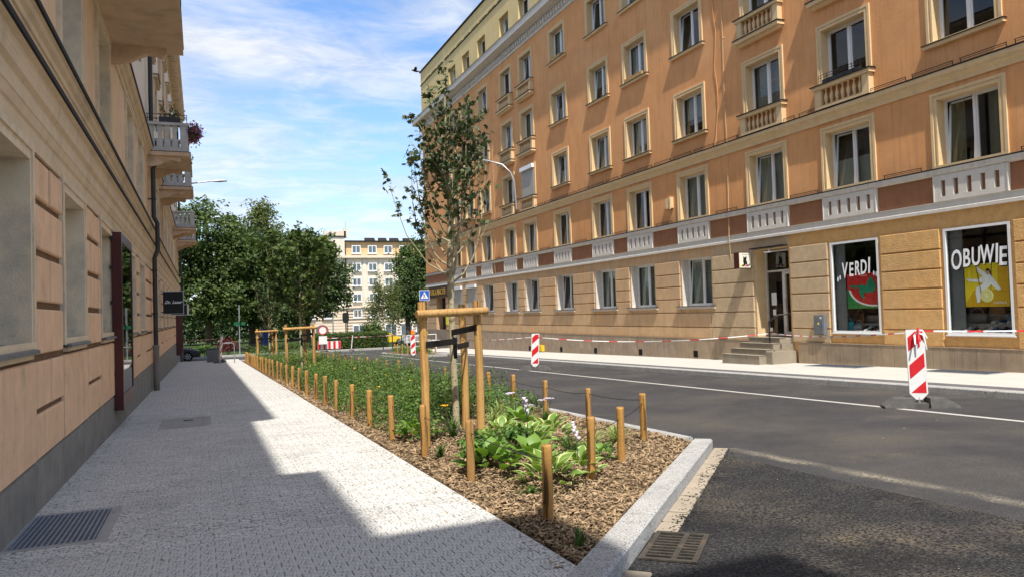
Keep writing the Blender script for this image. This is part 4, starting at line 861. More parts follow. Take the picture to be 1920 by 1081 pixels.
# balconies
FB=[0]
def balcony(y0,y1,name='balcony',zb=7.02,x1=-.25,full=True):
    b=lb(); b.box(XL,x1,y0,y1,zb,zb+.14,0); b.box(XL,x1-.05,y0+.04,y1-.04,zb+.14,zb+.22,1); b.box(XL,x1+.012,y0-.012,y1+.012,zb+.125,zb+.14,2); bl=b.build('balcony',MM('soffit','concrete','flashing'),left)
    for yy in (y0+.15,y1-.33):
        b=lb(); S_=[(0,0),(1.0,0),(1.0,-.10),(.93,-.17),(.82,-.13),(.68,-.12),(.52,-.19),(.36,-.29),(.18,-.33),(0,-.36)]; b.prism(S_,lambda u,v,w:(XL+u,w,zb+v),yy,yy+.18); b.build('bracket','soffit',bl)
    zt=zb+.22
    b=lb(); p=.24; z2=zt+.78
    for px,py in ((x1-.06-p,y0+.05),(x1-.06-p,y1-.05-p)): b.box(px,px+p,py,py+p,zt,z2)
    b.box(XL,x1-.06-p,y0+.08,y0+.24,zt,zt+.08); b.box(XL,x1-.06-p,y1-.24,y1-.08,zt,zt+.08); b.box(x1-.26,x1-.1,y0+.05+p,y1-.05-p,zt,zt+.08)
    b.box(XL,x1-.02,y0+.02,y0+.31,z2,z2+.09); b.box(XL,x1-.02,y1-.31,y1-.02,z2,z2+.09); b.box(x1-.32,x1-.02,y0+.31,y1-.31,z2,z2+.09); b.build('parapet','concrete',bl)
    prof=[(.05,.08),(.09,.1),(.09,.28),(.05,.36),(.05,.56),(.085,.63),(.085,.78)]
    def flat(cx,cy,alongx):
        b=lb(); out=[(r,z) for r,z in prof]+[(-r,z) for r,z in reversed(prof)]
        fn=(lambda u,v,w:(cx+u,cy+w,zt+v)) if alongx else (lambda u,v,w:(cx+w,cy+u,zt+v)); b.prism(out,fn,-.05,.05); b.build('baluster','concrete',bl)
    for i in range(4): flat(XL+.16+i*.23,y0+.16,True); flat(XL+.16+i*.23,y1-.16,True)
    n=int((y1-y0-.7)/.24)
    for i in range(n): flat(x1-.18,y0+.05+p+.14+i*.24,False)
    return bl
for a,c in ((11.3,16.35),(26.4,29.2),(33.2,36.0),(47.8,50.4),(55.2,58.0)): balcony(a,c)
# railing and flower boxes on the second balcony
def flowers(o,name,label,cat,mats,n,r,size,leafm,tall=1.0):
    t=empty(name,o,label,cat); b=MB(o); b.cbox(o[0]-r[0],o[0]+r[0],o[1]-r[1],o[1]+r[1],o[2],o[2]+.16,.01,'+z'); b.build('box','black_metal',t)
    P=np.array([[random.gauss(0,r[0]*.6),random.gauss(0,r[1]*.6),.18+random.gauss(.08,.10)*tall] for _ in range(n)]); 
    for nm,mt,k in (('blooms',mats,n*2//3),('foliage',leafm,n)):
        V,F=scatter(LEAF2,LEAF2_F,P[:k]+rng.normal(size=(k,3))*.02,frames(unit(k),rng.uniform(0,6,k)),rng.uniform(size*.7,size*1.3,k)); obj(nm,fastmesh(nm,V,F,[mt]),t)
    return t
flowers((-.12,26.75,7.78),'flower_box','trailing purple petunias hanging over the corner of the second balcony','flowers','petal_pink',620,(.15,.42),.085,'leaf_mid',-1.3)
flowers((-.85,26.5,8.12),'flower_box','dark window box with dark foliage on top of the second balcony parapet','flowers','leaf_young',90,(.32,.1),.08,'leaf_young')
flowers((-.36,33.35,8.02),'flower_pot','small green plant on the corner of the third balcony','plant','leaf_mid',60,(.08,.1),.09,'leaf_mid')
b=MB((-.9,26.45,8.11)); 
for z in (8.22,8.36): b.tube([(XL,26.45,z),(-.33,26.45,z)],.012,5)
for x in (-1.5,-1.1,-.7,-.34): b.tube([(x,26.45,8.1),(x,26.45,8.36)],.012,5)
b.build('balcony_rail','black_metal',None,'thin black rail above the parapet of the second balcony','railing')
# projecting signs
o=(XL,33,2.0); t=empty('projecting_sign',o,'square black sign with white script lettering projecting from the left house','sign')
b=MB(o); b.box(-1.43,-.69,33.0,33.14,1.98,2.85); b.build('sign_box','sign_black',t); b=MB(o)
for q in ((-1.43,-.69,2.85,2.875),(-1.43,-.69,1.955,1.98)): b.box(q[0],q[1],32.985,33.155,q[2],q[3])
b.box(-.69,-.665,32.985,33.155,1.955,2.875); b.build('trim','steel',t)
b=MB(o); letters(b,'Dr. Laser',None,.165,0,lambda x,y,z:(-1.055+x,32.996-z,2.38+y),extr=.002,shear=.42,offs=.004); b.build('lettering','letter_white',t)
b=MB(o); b.box(XL,-1.43,33.05,33.09,2.76,2.80); b.box(XL,-1.43,33.05,33.09,2.02,2.06); b.build('bracket','black_metal',t)
o=(XL,38,1.96); t=empty('projecting_sign',o,'small white-edged sign box half hidden behind the black script sign','sign'); b=MB(o); b.box(-1.3,-.63,38,38.16,1.96,2.42); b.build('sign_box','sign_black',t); b=MB(o); b.box(-.63,-.56,37.98,38.18,1.94,2.44); b.box(-1.3,-.63,37.98,38.18,2.42,2.44); b.box(-1.3,-.63,37.98,38.18,1.94,1.96); b.build('trim','sign_white',t); b=MB(o); b.box(XL,-1.3,38.05,38.1,2.1,2.15); b.box(XL,-1.3,38.05,38.1,2.28,2.33); b.build('bracket','black_metal',t)
o=(XL,52,9.0); t=empty('wall_lamp',o,'slim street lamp arm reaching out from the far left house above the balconies','lamp')
b=MB(o); b.tube([(XL,52,10.0),(-.4,52.1,10.5),(.6,52.3,10.7),(.9,52.3,10.72)],.045,8); b.build('arm','steel',t); b=MB(o); b.tube([(.85,52.3,10.72),(1.2,52.3,10.76),(1.7,52.35,10.78)],[.05,.11,.06],8); b.build('lamp_head','steel',t)
# ================================================================ gratings and covers
def grating(name,o,label,x0,x1,y0,y1,nx,ny,border,frame='concrete_slab',bar='galv',bw=.012,up=0):
    """framed grating lying in the paving; child parts frame, pit, bars"""
    t=empty(name,o,label,'grating'); gz=lambda x,y,dz:(x,y,G(y)+dz)
    def slab(b,a,c,e,f,lo,hi,m=0): b.add([gz(a,e,lo),gz(c,e,lo),gz(c,f,lo),gz(a,f,lo),gz(a,e,hi),gz(c,e,hi),gz(c,f,hi),gz(a,f,hi)],[(0,3,2,1),(4,5,6,7),(0,1,5,4),(1,2,6,5),(2,3,7,6),(3,0,4,7)],m)
    gz=lambda x,y,dz:(x,y,G(y)+dz+(up if dz>-.09 and dz!=.003 else 0))
    b=MB(o); B=border; HS=.002 if not up else -.055
    slab(b,x0-B,x0,y0-B,y1+B,-.1,HS); slab(b,x1,x1+B,y0-B,y1+B,-.1,HS); slab(b,x0,x1,y0-B,y0,-.1,HS); slab(b,x0,x1,y1,y1+B,-.1,HS); b.build('surround',frame,t)
    b=MB(o); slab(b,x0,x1,y0,y1,-.10,.003 if up else -.065); b.build('pit','pit_black',t)
    b=MB(o); k=.022; LO_=-.06 if not up else -.061; HI_=.004 if not up else -.050; slab(b,x0,x0+k,y0,y1,LO_,HI_); slab(b,x1-k,x1,y0,y1,LO_,HI_); slab(b,x0+k,x1-k,y0,y0+k,LO_,HI_); slab(b,x0+k,x1-k,y1-k,y1,LO_,HI_); b.build('frame',bar,t)
    for i in range(1,nx): x=x0+(x1-x0)*i/nx; b=MB(o); slab(b,x-bw/2,x+bw/2,y0+k,y1-k,LO_+.001,HI_-.002); b.build('bar',bar,t)
    b=MB(o)
    for i in range(1,ny): y=y0+(y1-y0)*i/ny; slab(b,x0+k,x1-k,y-.004,y+.004,LO_+.0005,HI_-.005)
    b.build('cross_bars',bar,t,kind='stuff'); return t
grating('light_well_grating',(-1.15,7.8,G(7.8)),'blue-grey steel grating set in the pavement against the left wall',-1.50,-.83,7.14,8.40,16,26,.07)
grating('light_well_grating',(17.75,17.2,G(17.2)),'steel grating in the right pavement below the watermelon window',17.45,18.2,16.2,18.2,12,16,.04,up=.065); grating('light_well_grating',(17.75,13.2,G(13.2)),'steel grating in the right pavement below the OBUWIE window',17.45,18.2,12.3,14.1,12,16,.04,up=.065)
o=(-.3,16,G(16)); t=empty('manhole_cover',o,'rectangular concrete manhole cover in the left pavement','manhole cover')
def slab(b,a,c,e,f,lo,hi,m=0): gz=lambda x,y,dz:(x,y,G(y)+dz); b.add([gz(a,e,lo),gz(c,e,lo),gz(c,f,lo),gz(a,f,lo),gz(a,e,hi),gz(c,e,hi),gz(c,f,hi),gz(a,f,hi)],[(0,3,2,1),(4,5,6,7),(0,1,5,4),(1,2,6,5),(2,3,7,6),(3,0,4,7)],m)
b=MB(o); B=.13; x0,x1,y0,y1=-.6,.0,15.2,16.85; 
for q in ((x0-B,x0,y0-B,y1+B),(x1,x1+B,y0-B,y1+B),(x0,x1,y0-B,y0),(x0,x1,y1,y1+B)): slab(b,*q,-.08,.0)
b.build('surround','concrete_slab',t); b=MB(o); slab(b,x0+.012,x1-.012,y0+.02,y1-.02,-.08,-.002); b.build('lid','concrete_slab',t); b=MB(o); slab(b,-.38,-.2,16.35,16.5,-.002,.001); b.build('lifting_eye','pit_black',t)
# road gully in the gutter
o=(3.38,4.98,G(5)+RZ); t=empty('gully_grate',o,'rusty cast iron drain grate in the gutter by the granite kerb','drain grate'); Pg=lambda a,w,z:(p0+d*a+n_*w)
def gp(a,w,z): q=p0+d*a+n_*w; return (q.x,q.y,G(q.y)+RZ+z)
def gbar(b,a0,a1,w0,w1,lo=-.06,hi=.012): b.add([gp(a0,w0,lo),gp(a1,w0,lo),gp(a1,w1,lo),gp(a0,w1,lo),gp(a0,w0,hi),gp(a1,w0,hi),gp(a1,w1,hi),gp(a0,w1,hi)],[(0,1,2,3),(7,6,5,4),(4,5,1,0),(5,6,2,1),(6,7,3,2),(7,4,0,3)])
A0,A1,W0,W1=.68,1.43,.26,.69
b=MB(o); gbar(b,A0,A1,W0,W1,-.01,.003); b.build('pit','pit_black',t)
b=MB(o); gbar(b,A0,A0+.045,W0,W1,.004,.016); gbar(b,A1-.045,A1,W0,W1,.004,.016); gbar(b,A0+.045,A1-.045,W0,W0+.04,.004,.016); gbar(b,A0+.045,A1-.045,W1-.04,W1,.004,.016); gbar(b,A0+.045,A1-.045,.495,.535,.004,.016); b.build('frame','cast_iron',t)
for i in range(1,9):
    a=A0+.045+(A1-A0-.09)*i/9; b=MB(o); gbar(b,a-.014,a+.014,W0+.04,.495,.004,.014); gbar(b,a-.014,a+.014,.535,W1-.04,.004,.014); b.build('bar','cast_iron',t)
# ================================================================ wooden posts round the planting bed
pb=MB(); R_=.046; prof=[(R_*.97,-.12),(R_,0),(R_*1.02,.2),(R_*.98,.45),(R_,.635),(R_*.9,.66)]
pb.lathe(prof,(0,0,0),12,0); pb.sm[-1]=False; pb.m[-1]=1
pmesh=[]
for v in range(4):
    q=MB(); q.v=[(x*(1+.03*math.sin(v*3+z*9)),y,z) for x,y,z in pb.v]; q.f=pb.f; q.m=pb.m; q.sm=pb.sm; pmesh.append(q.mesh('wooden_post',['post_wood','end_grain']))
def ordinal(n):
    if n<20: return ordn[n]
    return ['twenty','thirty'][(n+1)//10-2]+'-'+ordn[(n+1)%10-1] if (n+1)%10 else {20:'twentieth',30:'thirtieth'}[n+1]
rows_={'pavement':[(2.67,5.78),(2.66,7.71),(2.64,9.48),(2.62,11.17),(2.66,13.0),(2.63,14.5),(2.6,16.1)]+[(2.58-.008*i,17.5+1.62*i) for i in range(20)],
 'road':[(5.62,8.92),(5.5,10.3),(5.5,11.85),(5.68,13.75),(5.75,15.25),(5.8,17.1),(5.78,18.6)]+[(5.75,20.2+1.6*i) for i in range(19)],'tip':[(3.76,7.02),(4.52,7.68)]}
for rn,ps in rows_.items():
    for i,(x,y) in enumerate(ps):
        if rn=='tip': lab=['wooden post at the near tip of the bed just left of the striped hostas\' middle','wooden post at the near tip of the bed beside the pale grass clump'][i]; lab=['second wooden post from the left across the near tip of the bed','third wooden post from the left across the near tip of the bed'][i]
        elif rn=='pavement': lab=f'{ordinal(i)} wooden post from the near tip along the pavement edge of the bed' if i else 'nearest wooden post, alone at the mulch tip by the pavement'
        else: lab=f'{ordinal(i)} wooden post from the near corner along the road edge of the bed'
        o=obj('wooden_post',pmesh[(i*7+len(rn))%4],None,(x,y,G(y)-.02),label=lab,cat='post',group='wooden posts round the planting bed'); o.rotation_euler=(random.uniform(-.035,.035),random.uniform(-.035,.035),random.uniform(0,6)); o.scale=(1,1,random.uniform(.97,1.04))
def wire(ps,h,lab):
    b=MB((ps[0][0],ps[0][1],G(ps[0][1])+h)); P=[]
    for (x,y),(x2,y2) in zip(ps,ps[1:]):
        for k in range(4): t=k/4; P.append((x+(x2-x)*t,y+(y2-y)*t,G(y+(y2-y)*t)+h-.03*4*t*(1-t)))
    P.append((*ps[-1],G(ps[-1][1])+h)); b.tube(P,.005,5); b.build('wire','black_metal',None,lab,'wire')
wire(rows_['pavement'],.5,'thin dark wire strung through the posts along the pavement edge'); wire(rows_['road'],.54,'thin dark wire strung through the posts along the road edge'); wire([rows_['pavement'][0]]+rows_['tip']+[rows_['road'][0]],.5,'thin dark wire strung through the posts across the near tip')
# ---------------- tree supports
def support(A,B_,Cc,tr,h,lab,r=.062):
    t=empty('tree_support',(tr[0],tr[1],G(tr[1])),lab,'tree support','timber tree supports in the planting bed'); o=t.location.copy()
    for k,(x,y) in enumerate((A,B_,Cc)):
        b=MB(o); b.tube([(x,y,G(y)-.1),(x+.01,y,G(y)+h*.5),(x-.015,y,G(y)+h)],[r,r*.97,r*.94],11,0,mc=1); b.build('stake',MM('stake_wood','end_grain'),t)
    d_=Vector((Cc[0]-A[0],Cc[1]-A[1],0)).normalized(); zz=G(A[1])+h-.17
    s_=Vector((-d_.y,d_.x,0))*-1; off=Vector((d_.y,-d_.x,0))*.105
    a=Vector((A[0],A[1],zz))-d_*.14+off; c=Vector((Cc[0],Cc[1],zz+.02))+d_*.11+off
    b=MB(o); b.tube([a,(a+c)/2,c],[.055,.057,.054],11,0,mc=1); b.build('crossbar',MM('stake_wood','end_grain'),t)
    for k,((x,y),hz) in enumerate(((A,1.42),(Cc,1.55),(B_,1.33))):
        hz*=h/2; v=Vector((tr[0]-x,tr[1]-y,0)); n=v.normalized(); w=.045; z0=G(tr[1])+hz; b=MB(o); m_=Vector((-n.y,n.x,0))*.004
        pa=Vector((x,y,z0+(0 if k!=1 else .08)))-n*(r+.01)+Vector((0,0,0)); pc=Vector((tr[0],tr[1],z0))-n*.03
        sd=Vector((n.y,-n.x,0)); sd=sd if sd.y<0 else -sd; pa+=sd*(r+.012); pc+=sd*.055
        P=[]
        for q in (pa,pc):
            P+=[q+sd*.004+Vector((0,0,w)),q+sd*.004-Vector((0,0,w)),q-sd*.004-Vector((0,0,w)),q-sd*.004+Vector((0,0,w))]
        b.add(P,[(0,1,5,4),(1,2,6,5),(2,3,7,6),(3,0,4,7),(3,2,1,0),(4,5,6,7)]); b.build('strap','strap',t)
    b=MB(o); z0=G(tr[1])+1.42*h/2; b.lathe([(.052,z0-.26-o.z),(.056,z0-.1-o.z),(.06,z0+.06-o.z)],(tr[0],tr[1],o.z),10); b.build('trunk_wrap','strap',t)
    return t
T1=(3.56,10.95); T2=(3.62,30.6); T3=(3.68,46.5)
support((2.88,10.23),(3.98,11.72),(3.74,10.34),T1,2.02,'nearest timber tree support of three stakes with black straps round the sparse young tree')
support((2.98,29.9),(3.85,31.3),(4.02,30.0),T2,2.0,'middle timber tree support round the bushy young tree'); support((2.95,45.8),(3.9,47.1),(4.0,45.9),T3,2.0,'farthest timber tree support near the end of the planting bed')
# ---------------- young trees
def young_tree(base,zf,ztop,rad,nb,nl,lsz,label,bare,dens_lo,env,leafm='leaf_young',seed=1):
    random.seed(seed); x0,y0=base; g=G(y0); o=(x0,y0,g); t=empty('young_tree',o,label,'tree','young street trees in the planting bed')
    b=MB(o); b.tube([(x0,y0,g-.1),(x0+.005,y0,g+.5),(x0-.015,y0,g+1.3),(x0-.02,y0,zf),(x0+.0,y0,zf+(ztop-zf)*.35),(x0-.03,y0,zf+(ztop-zf)*.7),(x0-.02,y0,ztop)],[.062,.052,.050,.052,.034,.017,.005],9); 
    for i in range(16): z=g+.3+i*(zf-g-.3)/16; a=random.uniform(0,6.28); b.tube([(x0+.045*math.cos(a),y0+.045*math.sin(a),z),(x0+.062*math.cos(a),y0+.062*math.sin(a),z+.006)],[.014,.006],5)
    b.build('trunk','bark_young',t)
    b=MB(o); tips=[]
    for i in range(nb):
        a=i*2.399+random.uniform(-.3,.3); f=i/nb; z0=zf-.15+(ztop-zf)*.62*f**1.05+random.uniform(-.06,.06)
        R=rad*env(f)*random.uniform(.75,1.08); L=(ztop-z0)*(random.uniform(.30,.60) if lsz<.13 else random.uniform(.48,.80))*(1 if f<.8 else .9)
        dx,dy=math.cos(a),math.sin(a); P=[]; n=7
        for k in range(n+1):
            u=k/n; rr=R*(1-(1-u)**2.2); P.append(Vector((x0+dx*rr+.03*math.sin(u*7+i),y0+dy*rr+.03*math.cos(u*6+i),z0+L*u**1.35)))
        r0_=.017*(1-.5*f); b.tube(P,[r0_*(1-u/n)+.0028 for u in range(n+1)],5)
        for k in range(1,n+1):
            tips.append((P[k],k/n))
        for q in range(3):
            k=random.randint(2,n-1); p=P[k]; a2=a+random.uniform(-1.2,1.2); q2=p+Vector((math.cos(a2)*.16,math.sin(a2)*.16,.26))*(rad/.65)**.6*random.uniform(.6,1.2); b.tube([p,(p+q2)/2+Vector((.02,0,.0)),q2],[.006,.004,.0025],4); tips+=[(q2,.9),((p+q2)/2,.7)]
    for k in range(6): tips.append((Vector((x0-.02,y0,ztop-.1-k*.16)),1.))
    stray=[]
    if seed==5:
        sp=[Vector(q) for q in ((x0-.02,y0,zf-.08),(x0-.38,y0-.02,zf+.12),(x0-.70,y0-.03,zf+.55),(x0-.86,y0-.02,zf+1.02),(x0-.93,y0,zf+1.28))]; b.tube(sp,[.016,.011,.008,.005,.003],5); stray=[sp[2].lerp(sp[4],k/22)+Vector((random.gauss(0,.035),random.gauss(0,.035),random.gauss(0,.05))) for k in range(8,30)]
    b.build('branches','bark_young',t)
    P=[];tries=0
    while len(P)<nl and tries<nl*60:
        tries+=1
        p,u=random.choice(tips); hz=(p.z-g)/(ztop-g)
        if random.random()>min(1,max(bare,(hz-dens_lo)*3.2)): continue
        c=len(P)
        for _ in range(random.randint(2,4)): P.append((p.x+random.gauss(0,.048*rad/.65),p.y+random.gauss(0,.048*rad/.65),p.z+random.gauss(-.03,.06)))
    P+=[tuple(q) for q in stray]; P=np.array(P); N_=unit(len(P)); N_[:,2]=np.abs(N_[:,2])+.25
    V,F=scatter(MAPLE,MAPLE_F,P,frames(N_,rng.uniform(0,6.28,len(P))),rng.uniform(lsz*.65,lsz*1.2,len(P)))
    mi=(rng.random(len(P))<(.06 if lsz<.13 else .0)).astype(int).repeat(12)
    obj('crown',fastmesh('crown',V-np.array(o),F,[leafm,'leaf_brown'],mi),t); return t
young_tree(T1,2.28,5.72,.70,34,1500,.10,'nearest young tree, a sparse column of dark leaves over bare upright twigs',.10,.42,lambda f:1.0-.55*f,seed=5)
young_tree(T2,1.75,5.55,1.35,34,5200,.17,'bushy young tree with pale trunk in the middle tree support',.95,.0,lambda f:1.08*math.sin(math.pi*min(.97,.32+.6*f))**.8,'leaf_mid',seed=8)
young_tree(T3,1.0,4.25,.85,26,1500,.16,'farthest young tree with thin upright branches in front of the park trees',.6,.2,lambda f:1.0-.3*f,'leaf_dark',seed=9)
# a long stray shoot low on the nearest tree's left
# ---------------- planting
random.seed(21)
def leaf_mesh(L,Wd,variegated):
    b=MB(); n=6; wd=[.10,.62,.95,1.0,.72,.34,.02]
    rows=[]
    for i in range(n+1):
        u=i/n; y=L*u; z=.22*L*math.sin(u*1.9)-.30*L*u*u; w=Wd*wd[i]*.5; rows.append([(-w,y,z+.10*w),(-w*.72,y,z+.02*w),(0,y,z-.12*w),(w*.72,y,z+.02*w),(w,y,z+.10*w)])
    P=[p for r in rows for p in r]
    for i in range(n):
        for k in range(4): b.add([],[],0); b.f.append((i*5+k,i*5+k+1,(i+1)*5+k+1,(i+1)*5+k)); b.m.append(1 if variegated and k in(0,3) else 0); b.sm.append(True)
    b.v=P; return b.mesh('leaf',['hosta_leaf','hosta_edge'])
LV=leaf_mesh(.20,.125,True); LG=leaf_mesh(.24,.16,False)
def hosta(x,y,s,n,var,lab,flower=0):
    t=empty('hosta_plant',(x,y,G(y)-.02),lab,'plant','hostas in the planting bed'); t.scale=(s,s,s)
    n=int(n*1.25)
    for i in range(n):
        f=i/n; a=i*2.399+random.uniform(-.25,.25); rr=.05+.20*(1-f)**.8; o=obj('leaf',LV if var else LG,t,(rr*math.cos(a),rr*math.sin(a),.07+.17*f)); o.rotation_euler=Euler((random.uniform(.15,.4)+.55*f,random.uniform(-.25,.25),a-math.pi/2)); k=random.uniform(.8,1.15); o.scale=(k,k,k)
    for q in range(flower):
        b=MB(); a=random.uniform(0,6); b.tube([(0,0,.1),(.05*math.cos(a),.05*math.sin(a),.4),(.12*math.cos(a),.12*math.sin(a),.62)],.006,5); b.build('flower_stalk','blade',t)
        b=MB()
        for k in range(7): b.lathe([(.004,0),(.018,.03),(.026,.06)],(.05*math.cos(a)+.01*k*math.cos(a)+random.uniform(-.03,.03),.05*math.sin(a)+.01*k*math.sin(a)+random.uniform(-.03,.03),.42+.03*k),6)
        b.build('blooms','petal_white',t)
for (x,y,s,n,v,lab,fl) in [(3.22,6.95,1.05,26,1,'nearest hosta, variegated leaves at the foot of the front post',0),(3.72,7.22,.9,22,1,'variegated hosta right of the front post with pale leaf edges',1),(2.98,7.95,1.05,20,0,'plain yellow-green hosta low on the left of the near tip',0),(3.45,7.85,1.0,20,0,'upright broad-leaved hosta behind the front post',0),(3.95,9.1,1.1,26,1,'pale variegated hosta in the middle of the near tip',1),(4.45,9.5,1.1,26,1,'pale variegated hosta nearest the road behind the middle posts',0),(3.9,9.9,1.0,22,1,'variegated hosta just in front of the nearest tree support',0),(2.95,10.9,.95,18,0,'bright green hosta left of the nearest stake',0),(4.35,7.95,.62,16,0,'small plain hosta at the foot of the second tip post',0),(4.6,10.9,1.0,20,0,'broad green hosta behind the nearest tree support',0)]: hosta(x,y,s,n,v,lab,fl)
def blades(x,y,h,n,r,m,lab,flowers=0,fm='petal_yellow',wd=.014):
    o=(x,y,G(y)-.02); t=empty('grass_clump',o,lab,'plant','long-leaved clumps in the planting bed'); V=[];F=[]
    for i in range(n):
        a=random.uniform(0,6.28); hh=h*random.uniform(.6,1.1); rr=r*random.uniform(.3,1.1); s_=(-math.sin(a)*wd,math.cos(a)*wd); k=len(V)
        for j in range(5):
            u=j/4; q=rr*u**1.4; z=hh*(1.25*u-.42*u*u*(1+rr/h)); w=(1-u*.92)
            V+=[(x+math.cos(a)*q+.03*math.cos(a*3)-s_[0]*w,y+math.sin(a)*q+.03*math.sin(a*3)-s_[1]*w,o[2]+z),(x+math.cos(a)*q+.03*math.cos(a*3)+s_[0]*w,y+math.sin(a)*q+.03*math.sin(a*3)+s_[1]*w,o[2]+z)]
        F+=[(k+2*j,k+2*j+1,k+2*j+3,k+2*j+2) for j in range(4)]
    b=MB(o); b.add(V,F,0,True); b.build('foliage',m,t)
    for q in range(flowers):
        a=random.uniform(0,6); b=MB(o); px,py=x+.12*math.cos(a),y+.12*math.sin(a); b.tube([(x,y,o[2]),(px,py,o[2]+h*1.05)],.005,4); b.build('flower_stalk','blade',t); b=MB(o)
        for k in range(6): an=k*1.047; b.add([(px,py,o[2]+h*1.05),(px+.05*math.cos(an-.4),py+.05*math.sin(an-.4),o[2]+h*1.05+.03),(px+.075*math.cos(an),py+.075*math.sin(an),o[2]+h*1.05+.02),(px+.05*math.cos(an+.4),py+.05*math.sin(an+.4),o[2]+h*1.05+.03)],[(0,1,2,3)])
        b.build('bloom',fm,t)
for a in [(5.15,8.9,.42,70,.34,'blade_light','pale striped grass clump at the near road corner of the bed'),(4.75,8.8,.40,60,.32,'blade_light','pale striped grass clump left of the second tip post'),(4.25,8.55,.36,50,.3,'blade','green grass clump behind the second tip post'),(2.78,9.25,.30,34,.2,'blade','thin dark grass clump alone on the mulch by the third pavement post'),(3.02,8.55,.34,40,.26,'blade','dark leafy clump left of the plain hosta'),
 (3.45,10.75,.46,60,.3,'blade','tall daylily clump at the foot of the nearest young tree',1),(4.3,11.3,.48,70,.36,'blade_light','pale striped clump right of the nearest tree support'),(4.75,12.2,.5,70,.36,'blade_light','pale striped clump behind the broad green hosta'),(5.05,10.9,.42,60,.3,'blade','blue-green clump with white blooms by the road edge',3,'petal_white'),(4.95,11.9,.45,60,.32,'blade','green clump with white blooms behind the blue-green one',3,'petal_white'),(5.1,13.4,.46,60,.34,'blade','dark green clump near the fourth road post'),(4.2,13.2,.48,60,.34,'blade_light','pale clump at the edge of the shrubs'),(3.35,9.6,.30,36,.24,'blade','dark clump in front of the left stake'),(2.95,6.75,.16,46,.2,'blade','low feathery tuft at the foot of the front post'),(2.55,4.98,.2,14,.09,'blade','small weed at the tip of the mulch by the kerb')]: blades(*a)
def bushy(name,x,y,r,h,n,lsz,m,lab,cat='shrub',group=None,z0=None,T=(LEAF2,LEAF2_F),ry=None,stems=True):
    o=(x,y,(G(y) if z0 is None else z0)-.02); t=empty(name,o,lab,cat,group); ry=ry or r
    if stems:
        b=MB(o)
        for i in range(7): a=i*.9; b.tube([(x+.03*math.cos(a),y+.03*math.sin(a),o[2]),(x+r*.4*math.cos(a),y+ry*.4*math.sin(a),o[2]+h*.5),(x+r*.6*math.cos(a+.3),y+ry*.6*math.sin(a+.3),o[2]+h*.82)],[.012*h+.004,.008*h+.003,.003],5)
        b.build('stems','bark',t)
    k=rng.normal(size=(max(6,int(n/45)),3)); k/=np.linalg.norm(k,axis=1,keepdims=True); k[:,2]=np.abs(k[:,2])*.9-.1; k*=rng.uniform(.55,.98,(len(k),1))
    c=k[rng.integers(0,len(k),n)]+rng.normal(size=(n,3))*.20; P=np.stack([x+c[:,0]*r,y+c[:,1]*ry,np.maximum(o[2]+.03,o[2]+h*.42+c[:,2]*h*.55)],1)
    N_=unit(n)*.8+c*.5; N_[:,2]+=.45
    V,F=scatter(T[0],T[1],P,frames(N_,rng.uniform(0,6.28,n)),rng.uniform(lsz*.7,lsz*1.3,n)); obj('foliage',fastmesh('foliage',V-np.array(o),F,[m]),t); return t
bushy('leafy_plant',2.95,7.6+.75,.30,.45,420,.075,'shrub_leaf','dark green leafy plant left of the plain hosta','plant'); bushy('leafy_plant',3.5,8.55,.34,.5,520,.075,'shrub_leaf','fine-leaved green plant behind the upright hosta','plant'); bushy('leafy_plant',4.35,8.15,.22,.25,220,.06,'shrub_leaf','small leafy plant by the second tip post','plant')
# the shrub mass filling the rest of the bed
P=[];Nn=[];Z=[];MI=[]
random.seed(33); y=10.9
mounds=[]
while y<50.5:
    x=2.95+random.uniform(-.05,.15)
    while x<5.75:
        if not (y<13.0 and x>3.25) and not any(math.hypot(x-t_[0],y-t_[1])<.32 for t_ in (T1,T2,T3)): mounds.append((x+random.uniform(-.12,.12),y+random.uniform(-.2,.2),random.uniform(.34,.54),random.uniform(.34,.78)))
        x+=.52
    y+=.52+.008*(y-10)
for (x,y,r,h) in mounds:
    n=int(270*min(1,(16/y)**.9)); ls=.050*(1+.012*max(0,y-12)); c=unit(n); c[:,2]=np.abs(c[:,2]); c*=rng.uniform(.62,1.06,(n,1))
    P.append(np.stack([np.clip(x+c[:,0]*r,2.62,5.9),y+c[:,1]*r,G(y)+.02+c[:,2]*h+rng.normal(size=n)*.03],1)); q=c*.6+unit(n)*.7; q[:,2]+=.5; Nn.append(q); Z.append(rng.uniform(ls*.7,ls*1.4,n)); MI.append(np.full(n*2,random.choice([0,0,0,1,1,2,3])))
    if random.random()<.35 and y<40: # a few sprigs stand above the rest
        n=26; P.append(np.stack([x+rng.normal(size=n)*.09,y+rng.normal(size=n)*.09,G(y)+h+rng.uniform(-.05,.28,n)],1)); Nn.append(unit(n)+[[0,0,.4]]); Z.append(rng.uniform(ls*.6,ls*1.2,n)); MI.append(np.full(n*2,0))
P=np.concatenate(P);Nn=np.concatenate(Nn);Z=np.concatenate(Z)
V,F=scatter(LEAF2,LEAF2_F,P,frames(Nn,rng.uniform(0,6.28,len(P))),Z); tag(obj('shrub_bed',fastmesh('shrub_bed',V,F,['shrub_leaf','leaf_mid','leaf_light','blade'],np.concatenate(MI))),'mass of low green shrubs filling the planting bed','shrubs',None,'stuff')
n=60; P=np.stack([rng.uniform(2.9,5.6,n),rng.uniform(13,40,n),np.zeros(n)],1); P[:,2]=[-SL*yy+.55+.08*random.random() for yy in P[:,1]]
V,F=scatter(LEAF2,LEAF2_F,P,frames(unit(n)*.4+[[0,0,1]],rng.uniform(0,6,n)),np.full(n,.06)); obj('shrub_blooms',fastmesh('shrub_blooms',V,F,['petal_yellow']),kind='stuff')
